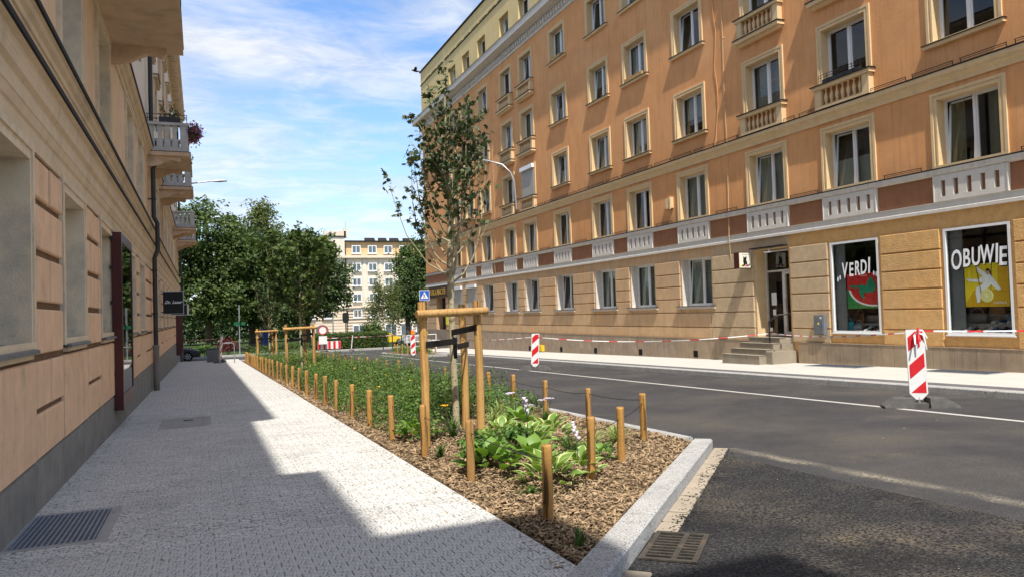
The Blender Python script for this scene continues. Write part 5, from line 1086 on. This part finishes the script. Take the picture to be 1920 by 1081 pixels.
# spilled chips, grit and dry leaves on the paving and along the gutter
P=[(random.choice([2.30-abs(random.gauss(0,.12)),random.uniform(-1.4,2.2)]) if random.random()<.75 else -1.5+abs(random.gauss(0,.1)),4.6+22*random.random()**1.6) for _ in range(420)]
LT={'mulch_chip':[(x,y,G(y)+.004) for x,y in P if x<2.3]+[(x,y,G(y)+RZ+.004) for x,y in ((random.uniform(4,11),random.uniform(3,12)) for _ in range(70)) if y<x+1.0],
 'asphalt_coarse':[(q.x,q.y,G(q.y)+RZ+.010) for q in (p0+d*random.uniform(1.4,5.5)+n_*(.40+random.gauss(0,.05)) for _ in range(380))]}
for mt_,P in LT.items():
    P=np.array(P); nr=rng.normal(size=P.shape)*.25; nr[:,2]=1; V,F=scatter(CH,CHF,P,frames(nr,rng.uniform(0,6.28,len(P))),rng.uniform(.012,.045,len(P))); obj('litter' if mt_[0]=='m' else 'asphalt_crumbs',fastmesh('litter',V,F,[mt_]),kind='stuff')
# leaf and weed litter creeping out of the bed is part of the chips; island planting
for i,(x,y) in enumerate([(12.4,47.5),(13.2,46.5),(13.3,49),(12.6,51),(13.4,52.3)]): bushy('shrub',x,y,.5,.5,260,.10,'shrub_leaf',f'low green shrub on the right traffic island, {ordn[i]} from the near end','shrub','shrubs on the traffic island')
for i,(x,y) in enumerate([(12.15,46.9),(12.2,48.5),(12.3,50.2),(12.5,51.8),(13.6,45.6),(13.75,47.6),(13.75,49.6),(13.75,51.6)]): obj('wooden_post',pmesh[i%4],None,(x,y,G(y)),label=f'{ordn[i%4]} wooden post on the {"road" if i<4 else "house"} side of the traffic island',cat='post',group='wooden posts on the traffic island')
# ================================================================ traffic boards, tapes, barriers
def clip(poly,ins,cut):
    out=[]
    for i,p in enumerate(poly):
        q=poly[(i+1)%len(poly)]; a,c=ins(p),ins(q)
        if a: out.append(p)
        if a!=c: out.append(cut(p,q))
    return out
def rectclip(P,w0,w1,h0,h1):
    for ax,v,sg in ((0,w0,1),(0,w1,-1),(1,h0,1),(1,h1,-1)):
        ins=lambda p:(p[ax]-v)*sg>=0; cut=lambda p,q:tuple(p[k]+(q[k]-p[k])*((v-p[ax])/(q[ax]-p[ax])) for k in (0,1)); P=clip(P,ins,cut)
        if len(P)<3: return []
    return P
def traffic_board(loc,rz,lab,lean=(0,0),lamp=False,h=1.26,w=.30,base_rz=None,s=1.0):
    t=empty('traffic_board',loc,lab,'traffic board','red and white traffic boards',rz=rz); t.scale=(s,s,s)
    def lean_(b): b.v=[(x+lean[0]*(z-.1),y+lean[1]*(z-.1),z) for x,y,z in b.v]; return b
    z0=.14; fr=[(-w/2,z0+.11),(-.05,z0),(.05,z0),(w/2,z0+.11),(w/2,z0+h-.02),(w/2-.02,z0+h),(-w/2+.02,z0+h),(-w/2,z0+h-.02)]
    b=MB(); b.prism(fr,lambda u,v,q:(u,-q,v),-.028,.028); lean_(b).build('board','sign_white',t)
    for sg in (1,-1):
        for k in range(-1,4):
            zc=z0-.02+k*.50; P=rectclip([(-w,zc-w*.9),(w,zc+w*.9),(w,zc+w*.9+.25),(-w,zc-w*.9+.25)],-w/2+.025,w/2-.025,z0+.12,z0+h-.03)
            if P: b=MB(); b.prism(P,lambda u,v,q:(u,-q*sg,v),.0295,.0315); lean_(b).build('stripe','sign_red',t)
    b=MB(); b.tube([(0,0,.05),(0,0,z0+.05)],.03,8); lean_(b).build('stem','steel',t)
    b=MB(); L=.62; D_=.21
    for sx in (-1,1):
        x1,x0=sx*L,sx*.13; xm=sx*.42
        P=[(x0,-D_,0),(x1,-D_*.9,0),(x1,D_*.9,0),(x0,D_,0),(x0,-D_*.85,.18),(xm,-D_*.75,.165),(xm,D_*.75,.165),(x0,D_*.85,.18),(x1,-D_*.8,.035),(x1,D_*.8,.035)]
        F=[(0,1,8,5,4),(3,7,6,9,2),(1,2,9,8),(4,5,6,7),(5,8,9,6),(0,4,7,3),(0,3,2,1)]
        if sx<0: F=[tuple(reversed(f)) for f in F]
        b.add(P,F)
    b.box(-.13,.13,-.15,.15,.0,.085); bb=b.build('base_plate','rubber',t)
    if base_rz is not None: bb.rotation_euler=(0,0,base_rz)
    if lamp: b=MB(); b.box(-.11,.11,-.05,.05,z0+h+.01,z0+h+.28); b.build('warning_lamp','cloth_orange',t)
    return t
traffic_board((11.95,9.72,G(9.72)+RZ+.004),-.72,'nearest red and white striped traffic board, tied with tape, on the right lane line',(-.02,0),base_rz=.12)
traffic_board((11.8,26.3,G(26.3)+RZ+.004),-.55,'second striped traffic board, leaning, in front of the brown stone plinth',(.05,0),base_rz=.1)
traffic_board((12.0,45.0,G(45)+RZ+.004),-.25,'striped traffic board with orange lamp in front of the traffic island',lamp=True)
traffic_board((12.1,66.3,G(66.3)+RZ+.004),1.25,'leaning traffic board seen almost edge on, in the middle of the crossing road',(.0,-.12))
traffic_board((1.0,50.75,G(50.75)+.004),1.15,'leaning dark traffic board seen edge on at the end of the left pavement',(-.05,-.12),h=1.5)
def tape(pts,w,lab,seg=.32,sag=0,twist=.5):
    pts=[Vector(p) for p in pts]; o=pts[0]; b=MB(o); acc=0
    for p,q in zip(pts,pts[1:]):
        n=max(2,int((q-p).length/seg)); prev=None
        for i in range(n+1):
            u=i/n; c=p+(q-p)*u; c=c-Vector((0,0,sag*4*u*(1-u))); a=twist*math.sin(u*9+p.x)+.2; d_=(q-p).normalized(); s_=Vector((-d_.y,d_.x,0)); up=Vector((0,0,1))*math.cos(a)+s_*math.sin(a); e=(c+up*w,c-up*w)
            if prev: b.add([prev[0],e[0],e[1],prev[1]],[(0,1,2,3)],1 if acc%3==0 else 0); acc+=1
            prev=e
    b.build('barrier_tape',MM('sign_white','sign_red'),None,lab,'barrier tape')
zt=G(9.7)+RZ+1.36
tape([(XW-.62,20.12,.62),(11.95,9.75,zt)],.014,'red and white tape stretched from the step handrail to the nearest traffic board',sag=.10)
tape([(11.95,9.7,zt+.02),(16.9,8.2,1.0),(17.6,6.5,.6)],.014,'red and white tape running right from the nearest traffic board past the OBUWIE window',sag=.05)
tape([(11.82,26.3,.62),(XW-.66,20.2,.6)],.013,'thin tape between the second traffic board and the handrail',sag=.22); tape([(12.05,45.0,.18),(11.82,26.3,.62)],.012,'thin tape low in front of the plinth between the second board and the island board',sag=.15)
tape([(16.5,68.6,-.25),(12.1,66.2,-.2),(9.6,68.3,-.25)],.022,'tape stretched across the crossing road at the leaning board',sag=.02); tape([(.8,50.6,.5),(-1.4,57,.25)],.03,'tape from the leaning board to the far corner of the left house')
b=MB((11.95,9.7,zt))
for k in range(5): a=k*1.3; b.tube([(11.95,9.7,zt),(11.95+.10*math.cos(a),9.66+.05*math.sin(a),zt+.07*math.sin(a*2)),(11.95+.16*math.cos(a+.4),9.62,zt-.12-.05*k)],[.012,.022,.014],5,k%2)
b.build('tape_knot',MM('sign_white','sign_red'),None,'crumpled red and white tape knot on top of the nearest traffic board','barrier tape')
o=(10.35,67.2,G(67.2)+RZ); t=empty('road_barrier',o,'red and white striped road barrier on legs across the far junction','barrier')
b=MB(o); b.box(9.35,11.35,67.2,67.24,o[2]+.30,o[2]+.98); b.build('board','sign_white',t)
for k in range(5): b=MB(o); b.box(9.36+k*.44,9.36+k*.44+.22,67.19,67.198,o[2]+.31,o[2]+.97); b.build('stripe','sign_red',t)
for x in (9.6,11.1): b=MB(o); b.box(x-.02,x+.02,67.24,67.28,o[2],o[2]+.98); b.box(x-.05,x+.05,67.0,67.5,o[2],o[2]+.06); b.build('leg','steel',t)
o=(9.75,66.9,G(66.9)+RZ); t=empty('road_sign',o,'round red-rimmed prohibition sign over a white panel beside the striped barrier','road sign'); b=MB(o); b.tube([(9.75,66.9,o[2]),(9.75,66.9,o[2]+2.35)],.03,8); b.box(9.5,10,66.75,67.05,o[2],o[2]+.08); b.build('pole','steel',t)
def rdisc(c,y,r,nm,m,t,o,th=.02):
    b=MB(o); b.prism([(c[0]+r*math.cos(i*math.pi/12),c[1]+r*math.sin(i*math.pi/12)) for i in range(24)],lambda u,v,w:(u,y-w,v),0,th); b.build(nm,m,t)
rdisc((9.75,o[2]+1.95),66.86,.38,'rim','sign_red',t,o); rdisc((9.75,o[2]+1.95),66.838,.30,'face','sign_white',t,o,.003); b=MB(o); b.box(9.4,10.1,66.84,66.86,o[2]+.75,o[2]+1.45); b.build('panel','sign_white',t)
# pedestrian crossing sign
o=(13.1,46.0,G(46)); t=empty('crossing_sign',o,'blue square pedestrian crossing sign with walking figure in a white triangle','road sign'); cx,cz=13.1,2.80
b=MB(o); b.tube([(cx,46.06,o[2]),(cx,46.06,cz+.3)],.032,8); b.build('pole','steel',t)
b=MB(o); b.prism([(-.33,-.33),(.33,-.33),(.33,.33),(-.33,.33)],lambda u,v,w:(cx+u,46.0-w,cz+v),-.02,.0); b.build('plate','sign_white',t)
b=MB(o); b.prism([(-.305,-.305),(.305,-.305),(.305,.305),(-.305,.305)],lambda u,v,w:(cx+u,46.0-w,cz+v),.001,.003); b.build('blue_field','sign_blue',t)
b=MB(o); b.prism([(-.25,-.2),(.25,-.2),(0,.24)],lambda u,v,w:(cx+u,46.0-w,cz+v),.004,.006); b.build('triangle','sign_white',t)
b=MB(o); sfn=lambda u,v,w:(cx+u,46.0-w,cz+v); rp=lambda p:b.prism(p,sfn,.007,.009)
rp([(-.03+.028*math.cos(i),.105+.028*math.sin(i)) for i in (0,1.05,2.1,3.14,4.2,5.25)]); rp([(-.05,.07),(.0,.07),(.015,-.03),(-.04,-.03)]); rp([(-.04,-.03),(-.01,-.03),(-.07,-.18),(-.11,-.18)]); rp([(-.02,-.03),(.015,-.03),(.08,-.18),(.045,-.18)]); rp([(-.05,.06),(-.03,.06),(-.09,-.02),(-.11,-.01)]); rp([(0,.065),(.02,.05),(.075,-.005),(.06,-.02)]); b.build('walking_figure','sign_black',t)
# green street-name pole
o=(3.0,69.3,G(69.3)); t=empty('street_name_sign',o,'slim grey pole with green street name plates under the park trees','street sign'); b=MB(o); b.tube([(3.0,69.3,o[2]),(3.0,69.3,o[2]+4.3)],.045,8); b.build('pole','steel',t)
b=MB(o); b.box(2.55,3.5,69.2,69.24,o[2]+2.55,o[2]+2.83); b.build('name_plate','street_green',t); b=MB(o); b.box(2.985,3.02,68.6,69.25,o[2]+3.0,o[2]+4.3); b.build('side_plate','steel',t)
# litter box and hoop stand
o=(.62,53,G(53)); t=empty('litter_box',o,'dark grey square litter box at the end of the left pavement','litter bin'); b=MB(o); b.cbox(.26,.98,52.7,53.4,o[2],o[2]+.86,.03,'+z'); b.build('body','cabinet_grey',t); b=MB(o); b.box(.24,1.0,52.68,53.42,o[2]+.86,o[2]+.9); b.build('rim','black_metal',t)
o=(1.35,49,G(49)); b=MB(o); z=o[2]; b.tube([(.95,48.6,z),(.95,48.6,z+1.05),(1.02,48.62,z+1.18),(1.15,48.68,z+1.24),(1.62,48.9,z+1.24),(1.75,48.96,z+1.18),(1.8,49,z+1.05),(1.8,49,z)],.035,8); b.build('bike_stand','steel',None,'bent metal hoop bicycle stand at the end of the left pavement','bike stand')
# white and black railings by the island
for k,(x,y) in enumerate(((15.2,56.5),(16.6,57.2))):
    o=(x,y,G(y)); b=MB(o); z=o[2]; b.tube([(x-.6,y,z),(x-.6,y,z+1.15),(x+.6,y+.2,z+1.15),(x+.6,y+.2,z)],.035,8); b.tube([(x-.6,y,z+.65),(x+.6,y+.2,z+.65)],.025,6); b.build('pedestrian_railing','sign_white',None,['left','right'][k]+' one of two white tubular railings behind the traffic island','railing')
o=(15.0,63,G(63)); b=MB(o); z=o[2]
for x in (14.2,15.0,15.8): b.tube([(x,63,z),(x,63,z+1.1)],.04,6)
for q in (.55,1.1): b.tube([(14.2,63,z+q),(15.8,63,z+q)],.03,6)
b.build('pedestrian_railing','black_metal',None,'black railing at the far road edge left of the white railings','railing')
o=(14.65,51.5,G(51.5)); b=MB(o); z=o[2]; b.lathe([(.17,0),(.18,.25),(.15,.3),(.15,1.15),(.19,1.2),(.19,1.35),(.12,1.48),(.02,1.5)],(14.65,51.5,z),12); b.build('yellow_bollard','gas_yellow',None,'yellow rounded bollard behind the left stake of the nearest tree support','bollard')
# ---------------- parked cars (side profiles with wheels)
def car(loc,rz,paint,lab,s=1.0):
    t=empty('parked_car',loc,lab,'car',rz=rz); t.scale=(s,s,s)
    low=[(2.1,.28),(2.15,.5),(2.1,.66),(1.95,.74),(1.5,.84),(.95,.93),(-1.75,.98),(-2.05,.9),(-2.1,.5),(-2.05,.28)]
    b=MB()
    def loft(prof,ws,m=0):
        n=len(prof); P=[]
        for w,k in ws: P+=[(x,w,.6+(z-.6)*k) for x,z in prof]
        for i in range(len(ws)-1): b.add(P[i*n:(i+2)*n],[(q,(q+1)%n,n+(q+1)%n,n+q) for q in range(n)],m,True)
        b.add(P[:n],[tuple(range(n))],m); b.add(P[-n:],[tuple(range(n-1,-1,-1))],m)
    loft(low,[(-.85,.82),(-.80,1),(.80,1),(.85,.82)]); roof=[(1.0,.92),(.25,1.40),(-.2,1.46),(-1.0,1.44),(-1.6,1.2),(-1.85,.97)]; loft(roof,[(-.74,.99),(-.58,1.0),(.58,1.0),(.74,.99)]); b.build('body',paint,t)
    for sy in (-1,1):
        g=MB(); g.add([(.80,sy*.752,.98),(.22,sy*.70,1.33),(-.15,sy*.695,1.37),(-.15,sy*.752,.98)],[(0,1,2,3)]); g.add([(-.22,sy*.752,.98),(-.22,sy*.695,1.37),(-.95,sy*.695,1.36),(-1.45,sy*.75,1.0)],[(0,1,2,3)]); g.build('side_window','car_glass',t)
    g=MB(); g.add([(.99,-.6,.965),(.99,.6,.965),(.30,.55,1.395),(.30,-.55,1.395)],[(0,1,2,3)]); g.build('windscreen','car_glass',t)
    for x in (1.35,-1.3):
        for sy in (-1,1):
            w=MB(); y0=sy*.83; w.prism([(x+.33*math.cos(i*math.pi/10),.33+.33*math.sin(i*math.pi/10)) for i in range(20)],lambda u,v,q:(u,y0-sy*q,v),-.04,.2); wo=w.build('wheel','tyre',t)
            r=MB(); 
            for i in range(7): a=i*.898; r.prism([(x+.05*math.cos(a-.8),.33+.05*math.sin(a-.8)),(x+.22*math.cos(a-.17),.33+.22*math.sin(a-.17)),(x+.22*math.cos(a+.17),.33+.22*math.sin(a+.17)),(x+.05*math.cos(a+.8),.33+.05*math.sin(a+.8))],lambda u,v,q:(u,y0+sy*q,v),.042,.055)
            r.build('rim','steel',wo)
    for sy in (-1,1): h=MB(); h.add([(2.115,sy*.80,.60),(2.09,sy*.45,.62),(1.98,sy*.48,.74),(1.72,sy*.79,.79)],[(0,1,2,3)] if sy<0 else [(3,2,1,0)]); h.build('headlight','headlight',t)
    h=MB(); h.box(2.10,2.16,-.5,.5,.36,.48); h.build('grille','black_metal',t); return t
car((-2.55,62.5,G(62.5)+RZ),0,'car_paint','dark blue car whose nose sticks out behind the far corner of the left house',1.12)
car((20.3,71.5,G(71.5)+RZ+.1),math.pi,'car_silver','silver car parked behind the white railings at the far junction',1.1); car((18.0,79,G(79)),0,'gas_yellow','yellow car parked behind the hedge',1.0)
# ---------------- bird
o=(16.86,60,21.9); t=empty('pigeon',o,'pigeon flying beside the roof corner of the orange building','bird'); b=MB(o)
b.tube([(16.50,60,21.93),(16.62,60,21.94),(16.78,60,21.9),(16.95,60,21.88),(17.12,60,21.88),(17.3,60,21.86)],[.02,.06,.085,.08,.05,.03],8); b.build('body','bird_grey',t)
for sy in (-1,1): b=MB(o); b.add([(16.68,60,21.93),(16.95,60,21.92),(16.95,60+sy*.25,22.02),(16.80,60+sy*.5,22.12),(16.70,60+sy*.3,22.06)],[(0,1,2,3,4)]); b.add([(16.68,60,21.95),(16.95,60,21.94),(16.95,60+sy*.25,22.035),(16.80,60+sy*.5,22.13),(16.70,60+sy*.3,22.08)],[(4,3,2,1,0)]); b.build('wing','bird_grey',t)
# ================================================================ the park and the far house
def big_tree(x,y,lobes,n,lsz,m,lab,trunk=.35,zt=4,name='park_tree',bark='bark',droop=0,group='park trees beyond the crossing road',fill=.5):
    o=(x,y,G(y)); t=empty(name,o,lab,'tree',group); b=MB(o); g=o[2]
    top=max(l[2]+l[5]*.6 for l in lobes); b.tube([(x,y,g-.2),(x+.1,y,g+1),(x-.05,y,zt),(x+.1,y,top)],[trunk*1.25,trunk,trunk*.8,trunk*.15],9); b.build('trunk',bark,t); b=MB(o)
    for l in lobes:
        for k in range(4):
            a=random.uniform(0,6.28); e=(x+l[0]+l[3]*.6*math.cos(a),y+l[1]+l[4]*.6*math.sin(a),l[2]+l[5]*random.uniform(.1,.7)); mid=(x+l[0]*.5,y+l[1]*.5,min(l[2]-l[5]*.3,zt+2) if l[2]>zt else l[2]); b.tube([(x,y,max(g+1.2,min(zt,l[2]-l[5]*.6))),mid,e],[trunk*.3,trunk*.18,.02],5)
    b.build('branches',bark,t)
    vol=np.array([l[3]*l[4]*l[5] for l in lobes])**.75; cnt=(n*vol/vol.sum()).astype(int); PP=[];NN=[]
    for l,c in zip(lobes,cnt):
        k=max(10,int(c/26)); u=unit(k); rad_=rng.uniform(fill,1.02,(k,1)); cc=u*rad_; idx=rng.integers(0,k,c)
        p=cc[idx]*np.array(l[3:6])+rng.normal(size=(c,3))*np.array([.40,.40,.26])*(lsz/.34)
        if droop: p[:,2]-=np.abs(rng.normal(size=c))*droop
        PP.append(p+np.array([x+l[0],y+l[1],l[2]])); q=u[idx]*.55+unit(c)*.75; q[:,2]+=.55; NN.append(q)
    P=np.concatenate(PP);N_=np.concatenate(NN); P[:,2]=np.maximum(P[:,2],g+.3)
    V,F=scatter(LEAF2,LEAF2_F,P,frames(N_,rng.uniform(0,6.28,len(P))),rng.uniform(lsz*.65,lsz*1.35,len(P))); obj('crown',fastmesh('crown',V-np.array(o),F,[m]),t); return t
random.seed(5)
def lob(*a): return [tuple(map(float,q)) for q in a]
big_tree(.6,84,lob((0,0,10.2,3.6,3.6,4.2),(-2.6,0,7.4,3.2,3,3.6),(2.4,-.5,8.0,2.8,3,3.4),(-1,-1,4.2,3.6,3,2.6),(2.2,-1,3.6,2.6,2.6,2.4)),21000,.36,'leaf_mid','large dense maple on the left edge of the park beside the balconies')
big_tree(6.6,96,lob((.2,0,14.3,2.0,2,2.6),(-1.2,0,11.8,1.8,1.8,2.2),(1.6,0,12.2,1.6,1.6,2.0),(0,0,7.5,4,3.5,4)),8500,.36,'leaf_light','tall thin-topped pale tree rising behind the park maples',fill=.2)
big_tree(5.0,87,lob((0,0,8.4,3.2,3,3.6),(-1.6,-1,5.0,2.8,2.6,2.6),(1.6,-1,5.4,2.6,2.6,2.8),(0,-1,2.6,3.4,2.4,1.9)),15000,.36,'leaf_dark','dark tree in the middle of the park group')
big_tree(10.4,83,lob((0,0,8.2,3.0,3,3.0),(2.4,-.5,6.0,2.4,2.4,2.6),(-2.2,-.5,5.6,2.6,2.4,2.8),(1.2,-1,3.4,3.2,2.4,1.9),(-1.8,-1,2.8,2.8,2.2,1.9)),17000,.36,'leaf_dark','rounded dark tree at the right end of the park group')
big_tree(-5,82,lob((0,0,9,4,4,5),(0,-1,4,4,3,3)),9000,.4,'leaf_mid','park tree mostly hidden behind the far corner of the left house')
big_tree(29.5,100,lob((0,0,8.6,4.2,4,4.4),(-3.2,-1,7.6,2.6,2.4,3.2),(-2.6,-1,4.0,2.6,2.4,2.6),(2,-1,4,3,2.6,3)),17000,.38,'leaf_mid','tall tree standing against the corner of the orange building')
big_tree(25.2,97,lob((0,0,4.2,2.4,2.2,3.0),(1.8,0,2.2,2.0,2,2.2)),7000,.34,'leaf_dark','lower dark tree beside the birch at the right of the junction')
big_tree(18.6,84,lob((0,0,4.6,1.25,1.2,2.6),(-.7,0,2.6,1.2,1.1,1.8),(.9,0,3.0,1.3,1.2,2.2)),3000,.20,'leaf_light','light drooping birch in front of the far cream house',trunk=.12,zt=2.5,name='birch_tree',bark='birch_bark',droop=.8,fill=.1)
big_tree(20.4,85,lob((0,0,4.8,1.1,1.1,2.6),(.3,0,2.2,1.1,1.1,1.8)),1500,.20,'leaf_light','thin second birch with white stem right of the drooping birch',trunk=.11,zt=3,name='birch_tree',bark='birch_bark',droop=.9,fill=.1)
# wood beyond: one mass
n=30000; P=np.stack([rng.uniform(-45,15.5,n),rng.uniform(118,132,n),rng.uniform(-1.6,7.5,n)],1); P[:,2]=np.minimum(P[:,2],5.2+2.2*np.sin(P[:,0]*.5)+rng.normal(size=n)*.4)
V,F=scatter(LEAF2,LEAF2_F,P,frames(unit(n)+[[0,-.4,.5]],rng.uniform(0,6.28,n)),rng.uniform(.45,.8,n)); tag(obj('far_wood',fastmesh('far_wood',V,F,['leaf_dark'])),'dark wood behind the park trees','wood',None,'stuff')
def hedge(x0,x1,y0,y1,h,n,m,lab):
    o=((x0+x1)/2,y0,G(y0)); t=empty('hedge',o,lab,'hedge'); b=MB(o); b.box(x0+.15,x1-.15,y0+.15,y1-.15,o[2],o[2]+h-.15); b.build('stems','bark',t)
    P=np.stack([rng.uniform(x0,x1,n),rng.uniform(y0,y1,n),o[2]+rng.uniform(0.05,h,n)],1); f=rng.random(n); P[f<.5,1]=y0+rng.normal(size=(f<.5).sum())*.09; P[f>.75,2]=o[2]+h+rng.normal(size=(f>.75).sum())*.07
    N_=unit(n)*.7+[[0,-.35,.55]]; V,F=scatter(LEAF2,LEAF2_F,P,frames(N_,rng.uniform(0,6,n)),rng.uniform(.11,.2,n)); obj('foliage',fastmesh('foliage',V-np.array(o),F,[m]),t)
hedge(9.6,16.6,71.2,72.4,1.42,9000,'leaf_mid','clipped green hedge along the far side of the crossing road')
bushy('shrub',15.9,75.5,1.35,2.6,1600,.24,'leaf_mid','round green bush rising above the hedge'); bushy('red_shrub',2.1,71.4,1.0,1.5,1000,.2,'leaf_red','dark red-leaved shrub at the park edge left of the green street sign'); bushy('shrub',.2,70.9,.9,1.0,800,.2,'shrub_leaf','bright green bush behind the litter box at the park edge'); bushy('shrub',-1.2,71.3,.8,.8,600,.2,'shrub_leaf','bright green low bush at the park edge near the dark car')
for i,(x,s_) in enumerate(((4.4,.8),(5.8,.7),(7.1,.9),(8.3,.8))): bushy('shrub',x,71.2,s_,s_*1.1,600,.17,'shrub_leaf' if i%2 else 'leaf_mid',f'low park-edge shrub behind the fence, {ordn[i]} right of the green street sign','shrub','low shrubs behind the park fence')
o=(1,70.6,G(70.6)); t=empty('park_fence',o,'low dark iron fence along the park edge','fence'); b=MB(o); z=o[2]
for q in (.25,.8): b.box(-9,9.4,70.58,70.62,z+q,z+q+.035)
b.build('rail','black_metal',t); b=MB(o); x=-9
while x<9.4: b.box(x-.01,x+.01,70.585,70.615,z,z+.9); x+=.16
b.build('pickets','black_metal',t,kind='stuff')
o=(6.6,88,G(88)); b=MB(o); b.cbox(6.3,6.9,88,89,o[2],o[2]+2.0,.06,'+z'); b.box(6.25,6.95,87.95,89.05,o[2]+2.0,o[2]+2.1); b.build('blue_cabin','sign_blue',None,'blue cabin standing in the shade under the park trees','cabin')
# signals and masts by the far house
o=(17.6,100,G(100)); t=empty('traffic_light',o,'dark traffic light backboard on a pole in front of the far house','traffic light'); b=MB(o); b.tube([(17.6,100,o[2]),(17.6,100,o[2]+3.6)],.07,8); b.build('pole','black_metal',t); b=MB(o); b.prism([(-.3,0),(.3,0),(.42,.35),(.42,1.1),(.3,1.35),(-.3,1.35),(-.42,1.1),(-.42,.35)],lambda u,v,w:(17.6+u,100+w,o[2]+2.6+v),-.08,.0); b.build('backboard','black_metal',t)
o=(15.3,96,G(96)); t=empty('mast',o,'tall grey mast with small boxes in front of the seam of the far house','mast'); b=MB(o); b.tube([(15.3,96,o[2]),(15.3,96,o[2]+5.6)],[.09,.06],8); b.build('pole','steel',t); b=MB(o); b.box(15.05,15.25,95.9,96.1,o[2]+4.6,o[2]+5.3); b.box(15.05,15.55,95.85,96.1,o[2]+3.3,o[2]+3.5); b.build('box','steel',t)
# far house
FY=160; FO=(38,FY,G(FY)); far=empty('far_house',FO,'cream and peach five-storey house with orange attic closing the street','apartment building')
def fb(): return MB(FO)
fx=[29.9+3.45*i+.8 for i in range(9)]; X0,X1=28.3,61
rowsf=[(15.0,16.5,'far_orange'),(11.25,12.6,'x'),(8.1,9.5,'x'),(4.8,6.25,'x'),(1.4,2.8,'x'),(-2.6,-.1,'x')]
def facep(name,m,x0,x1,z0,z1,y=FY,dep=.3): b=fb(); b.box(x0,x1,y,y+dep,z0,z1); return b.build(name,m,far)
facep('attic_wall','far_orange',X0,X1,14.45,17.4,FY+.0); facep('upper_wall','far_cream',X0,X1,3.6,13.9); facep('lower_wall','far_peach',X0,X1,-4,3.3)
facep('side_block','far_white',10,X0-.02,3.6,18.4,FY-.25,.5); facep('side_block_base','far_peach',10,X0-.02,-4,3.3,FY-.25,.5)
b=fb()
for z,w,h in ((13.9,.6,.55),(3.3,.35,.3),(1.05,.2,.18)): b.box(10,X1,FY-w-.25,FY+.3,z,z+h)
b.build('cornice','far_cream',far); b=fb(); b.box(X0,X1,FY-.8,FY+12,17.4,17.6); b.box(10,X0,FY-.5,FY+12,18.4,18.6); b.build('roof','flashing',far)
b=fb(); b.box(26,29.2,FY+3,FY+7,18.6,20.0); b.box(28.8,29.6,FY+3,FY+4,18.6,20.6); b.box(24.4,25.2,FY+2,FY+3,18.6,20); b.build('roof_house','far_cream',far); b=fb()
for x,w in ((33,2.2),(36,1.8),(38.5,2),(41.5,2.5)): b.add([(x,FY+1,17.65),(x+w,FY+1,17.65),(x+w,FY+2.2,18.5),(x,FY+2.2,18.5)],[(0,1,2,3)]); b.add([(x,FY+2.2,17.6),(x+w,FY+2.2,17.6),(x+w,FY+2.2,18.5),(x,FY+2.2,18.5)],[(3,2,1,0)])
b.build('roof_panel','flashing',far); b=fb(); b.tube([(29.2,FY+3.5,20.6),(29.2,FY+3.5,22.2)],.06,6); b.build('antenna','steel',far)
b=fb()
z=-3.4
while z<3.2:
    if not(.95<z<1.4): b.box(10,X1,FY-.30,FY+.0,z,z+.38)
    z+=.62
b.build('stone_bands','far_cream',far); b=fb(); b.tube([(28.4,FY-.4,-3),(28.4,FY-.4,17)],.10,6); b.build('downpipe','black_metal',far)
def fwin(w,h,par):
    a=MB()
    def fr(x0,x1,z0,z1,t,y0,y1): a.box(x0,x0+t,y0,y1,z0,z1); a.box(x1-t,x1,y0,y1,z0,z1); a.box(x0+t,x1-t,y0,y1,z0,z0+t); a.box(x0+t,x1-t,y0,y1,z1-t,z1)
    fr(-w/2-.14,w/2+.14,-.14,h+.14,.16,-.36,.0); a.box(-.06,.06,-.33,-.05,.02,h-.02); a.box(-w/2-.25,w/2+.25,-.5,.0,-.24,-.14); g=MB(); g.box(-w/2+.02,-.06,-.3,-.2,.02,h-.02); g2=MB(); g2.box(.06,w/2-.02,-.3,-.2,.02,h-.02); return a.mesh('window',['window_white']),g.mesh('pane',['far_pane']),g2.mesh('pane',['far_pane'])
FW=fwin(1.6,1.45,far); FG=fwin(2.4,2.5,far)
def putf(D,x,z,y=FY):
    o=obj('window',D[0],far,(x-FO[0],y-FO[1],z-FO[2])); obj('pane',D[1],o); obj('pane',D[2],o)
for x in fx:
    for z0,z1,_ in rowsf[:5]: putf(FW,x,z0)
    putf(FG,x+.2,-2.9,FY-.05)
for x in (14,17.4,20.8,24.2):
    for z0 in (15.2,11.25,8.1,4.8,1.4): putf(FW,x,z0,FY-.25)
for x in (14,18.6,23.2):
    b=fb(); n=12; P=[(x-1.3,-3.2)]+[(x+1.3*math.cos(math.pi-math.pi*i/n),-1.2+1.2*math.sin(math.pi*i/n)) for i in range(n+1)]+[(x+1.3,-3.2)]
    b.prism(P,lambda u,v,w:(u,FY-.32+w,v),-.05,0); b.build('arched_window','far_pane',far)
b=fb()
for x in fx: b.box(x-1.73-.35,x-1.73+.35,FY-.12,FY,3.7,13.6)
b.build('pilaster','far_white',far)
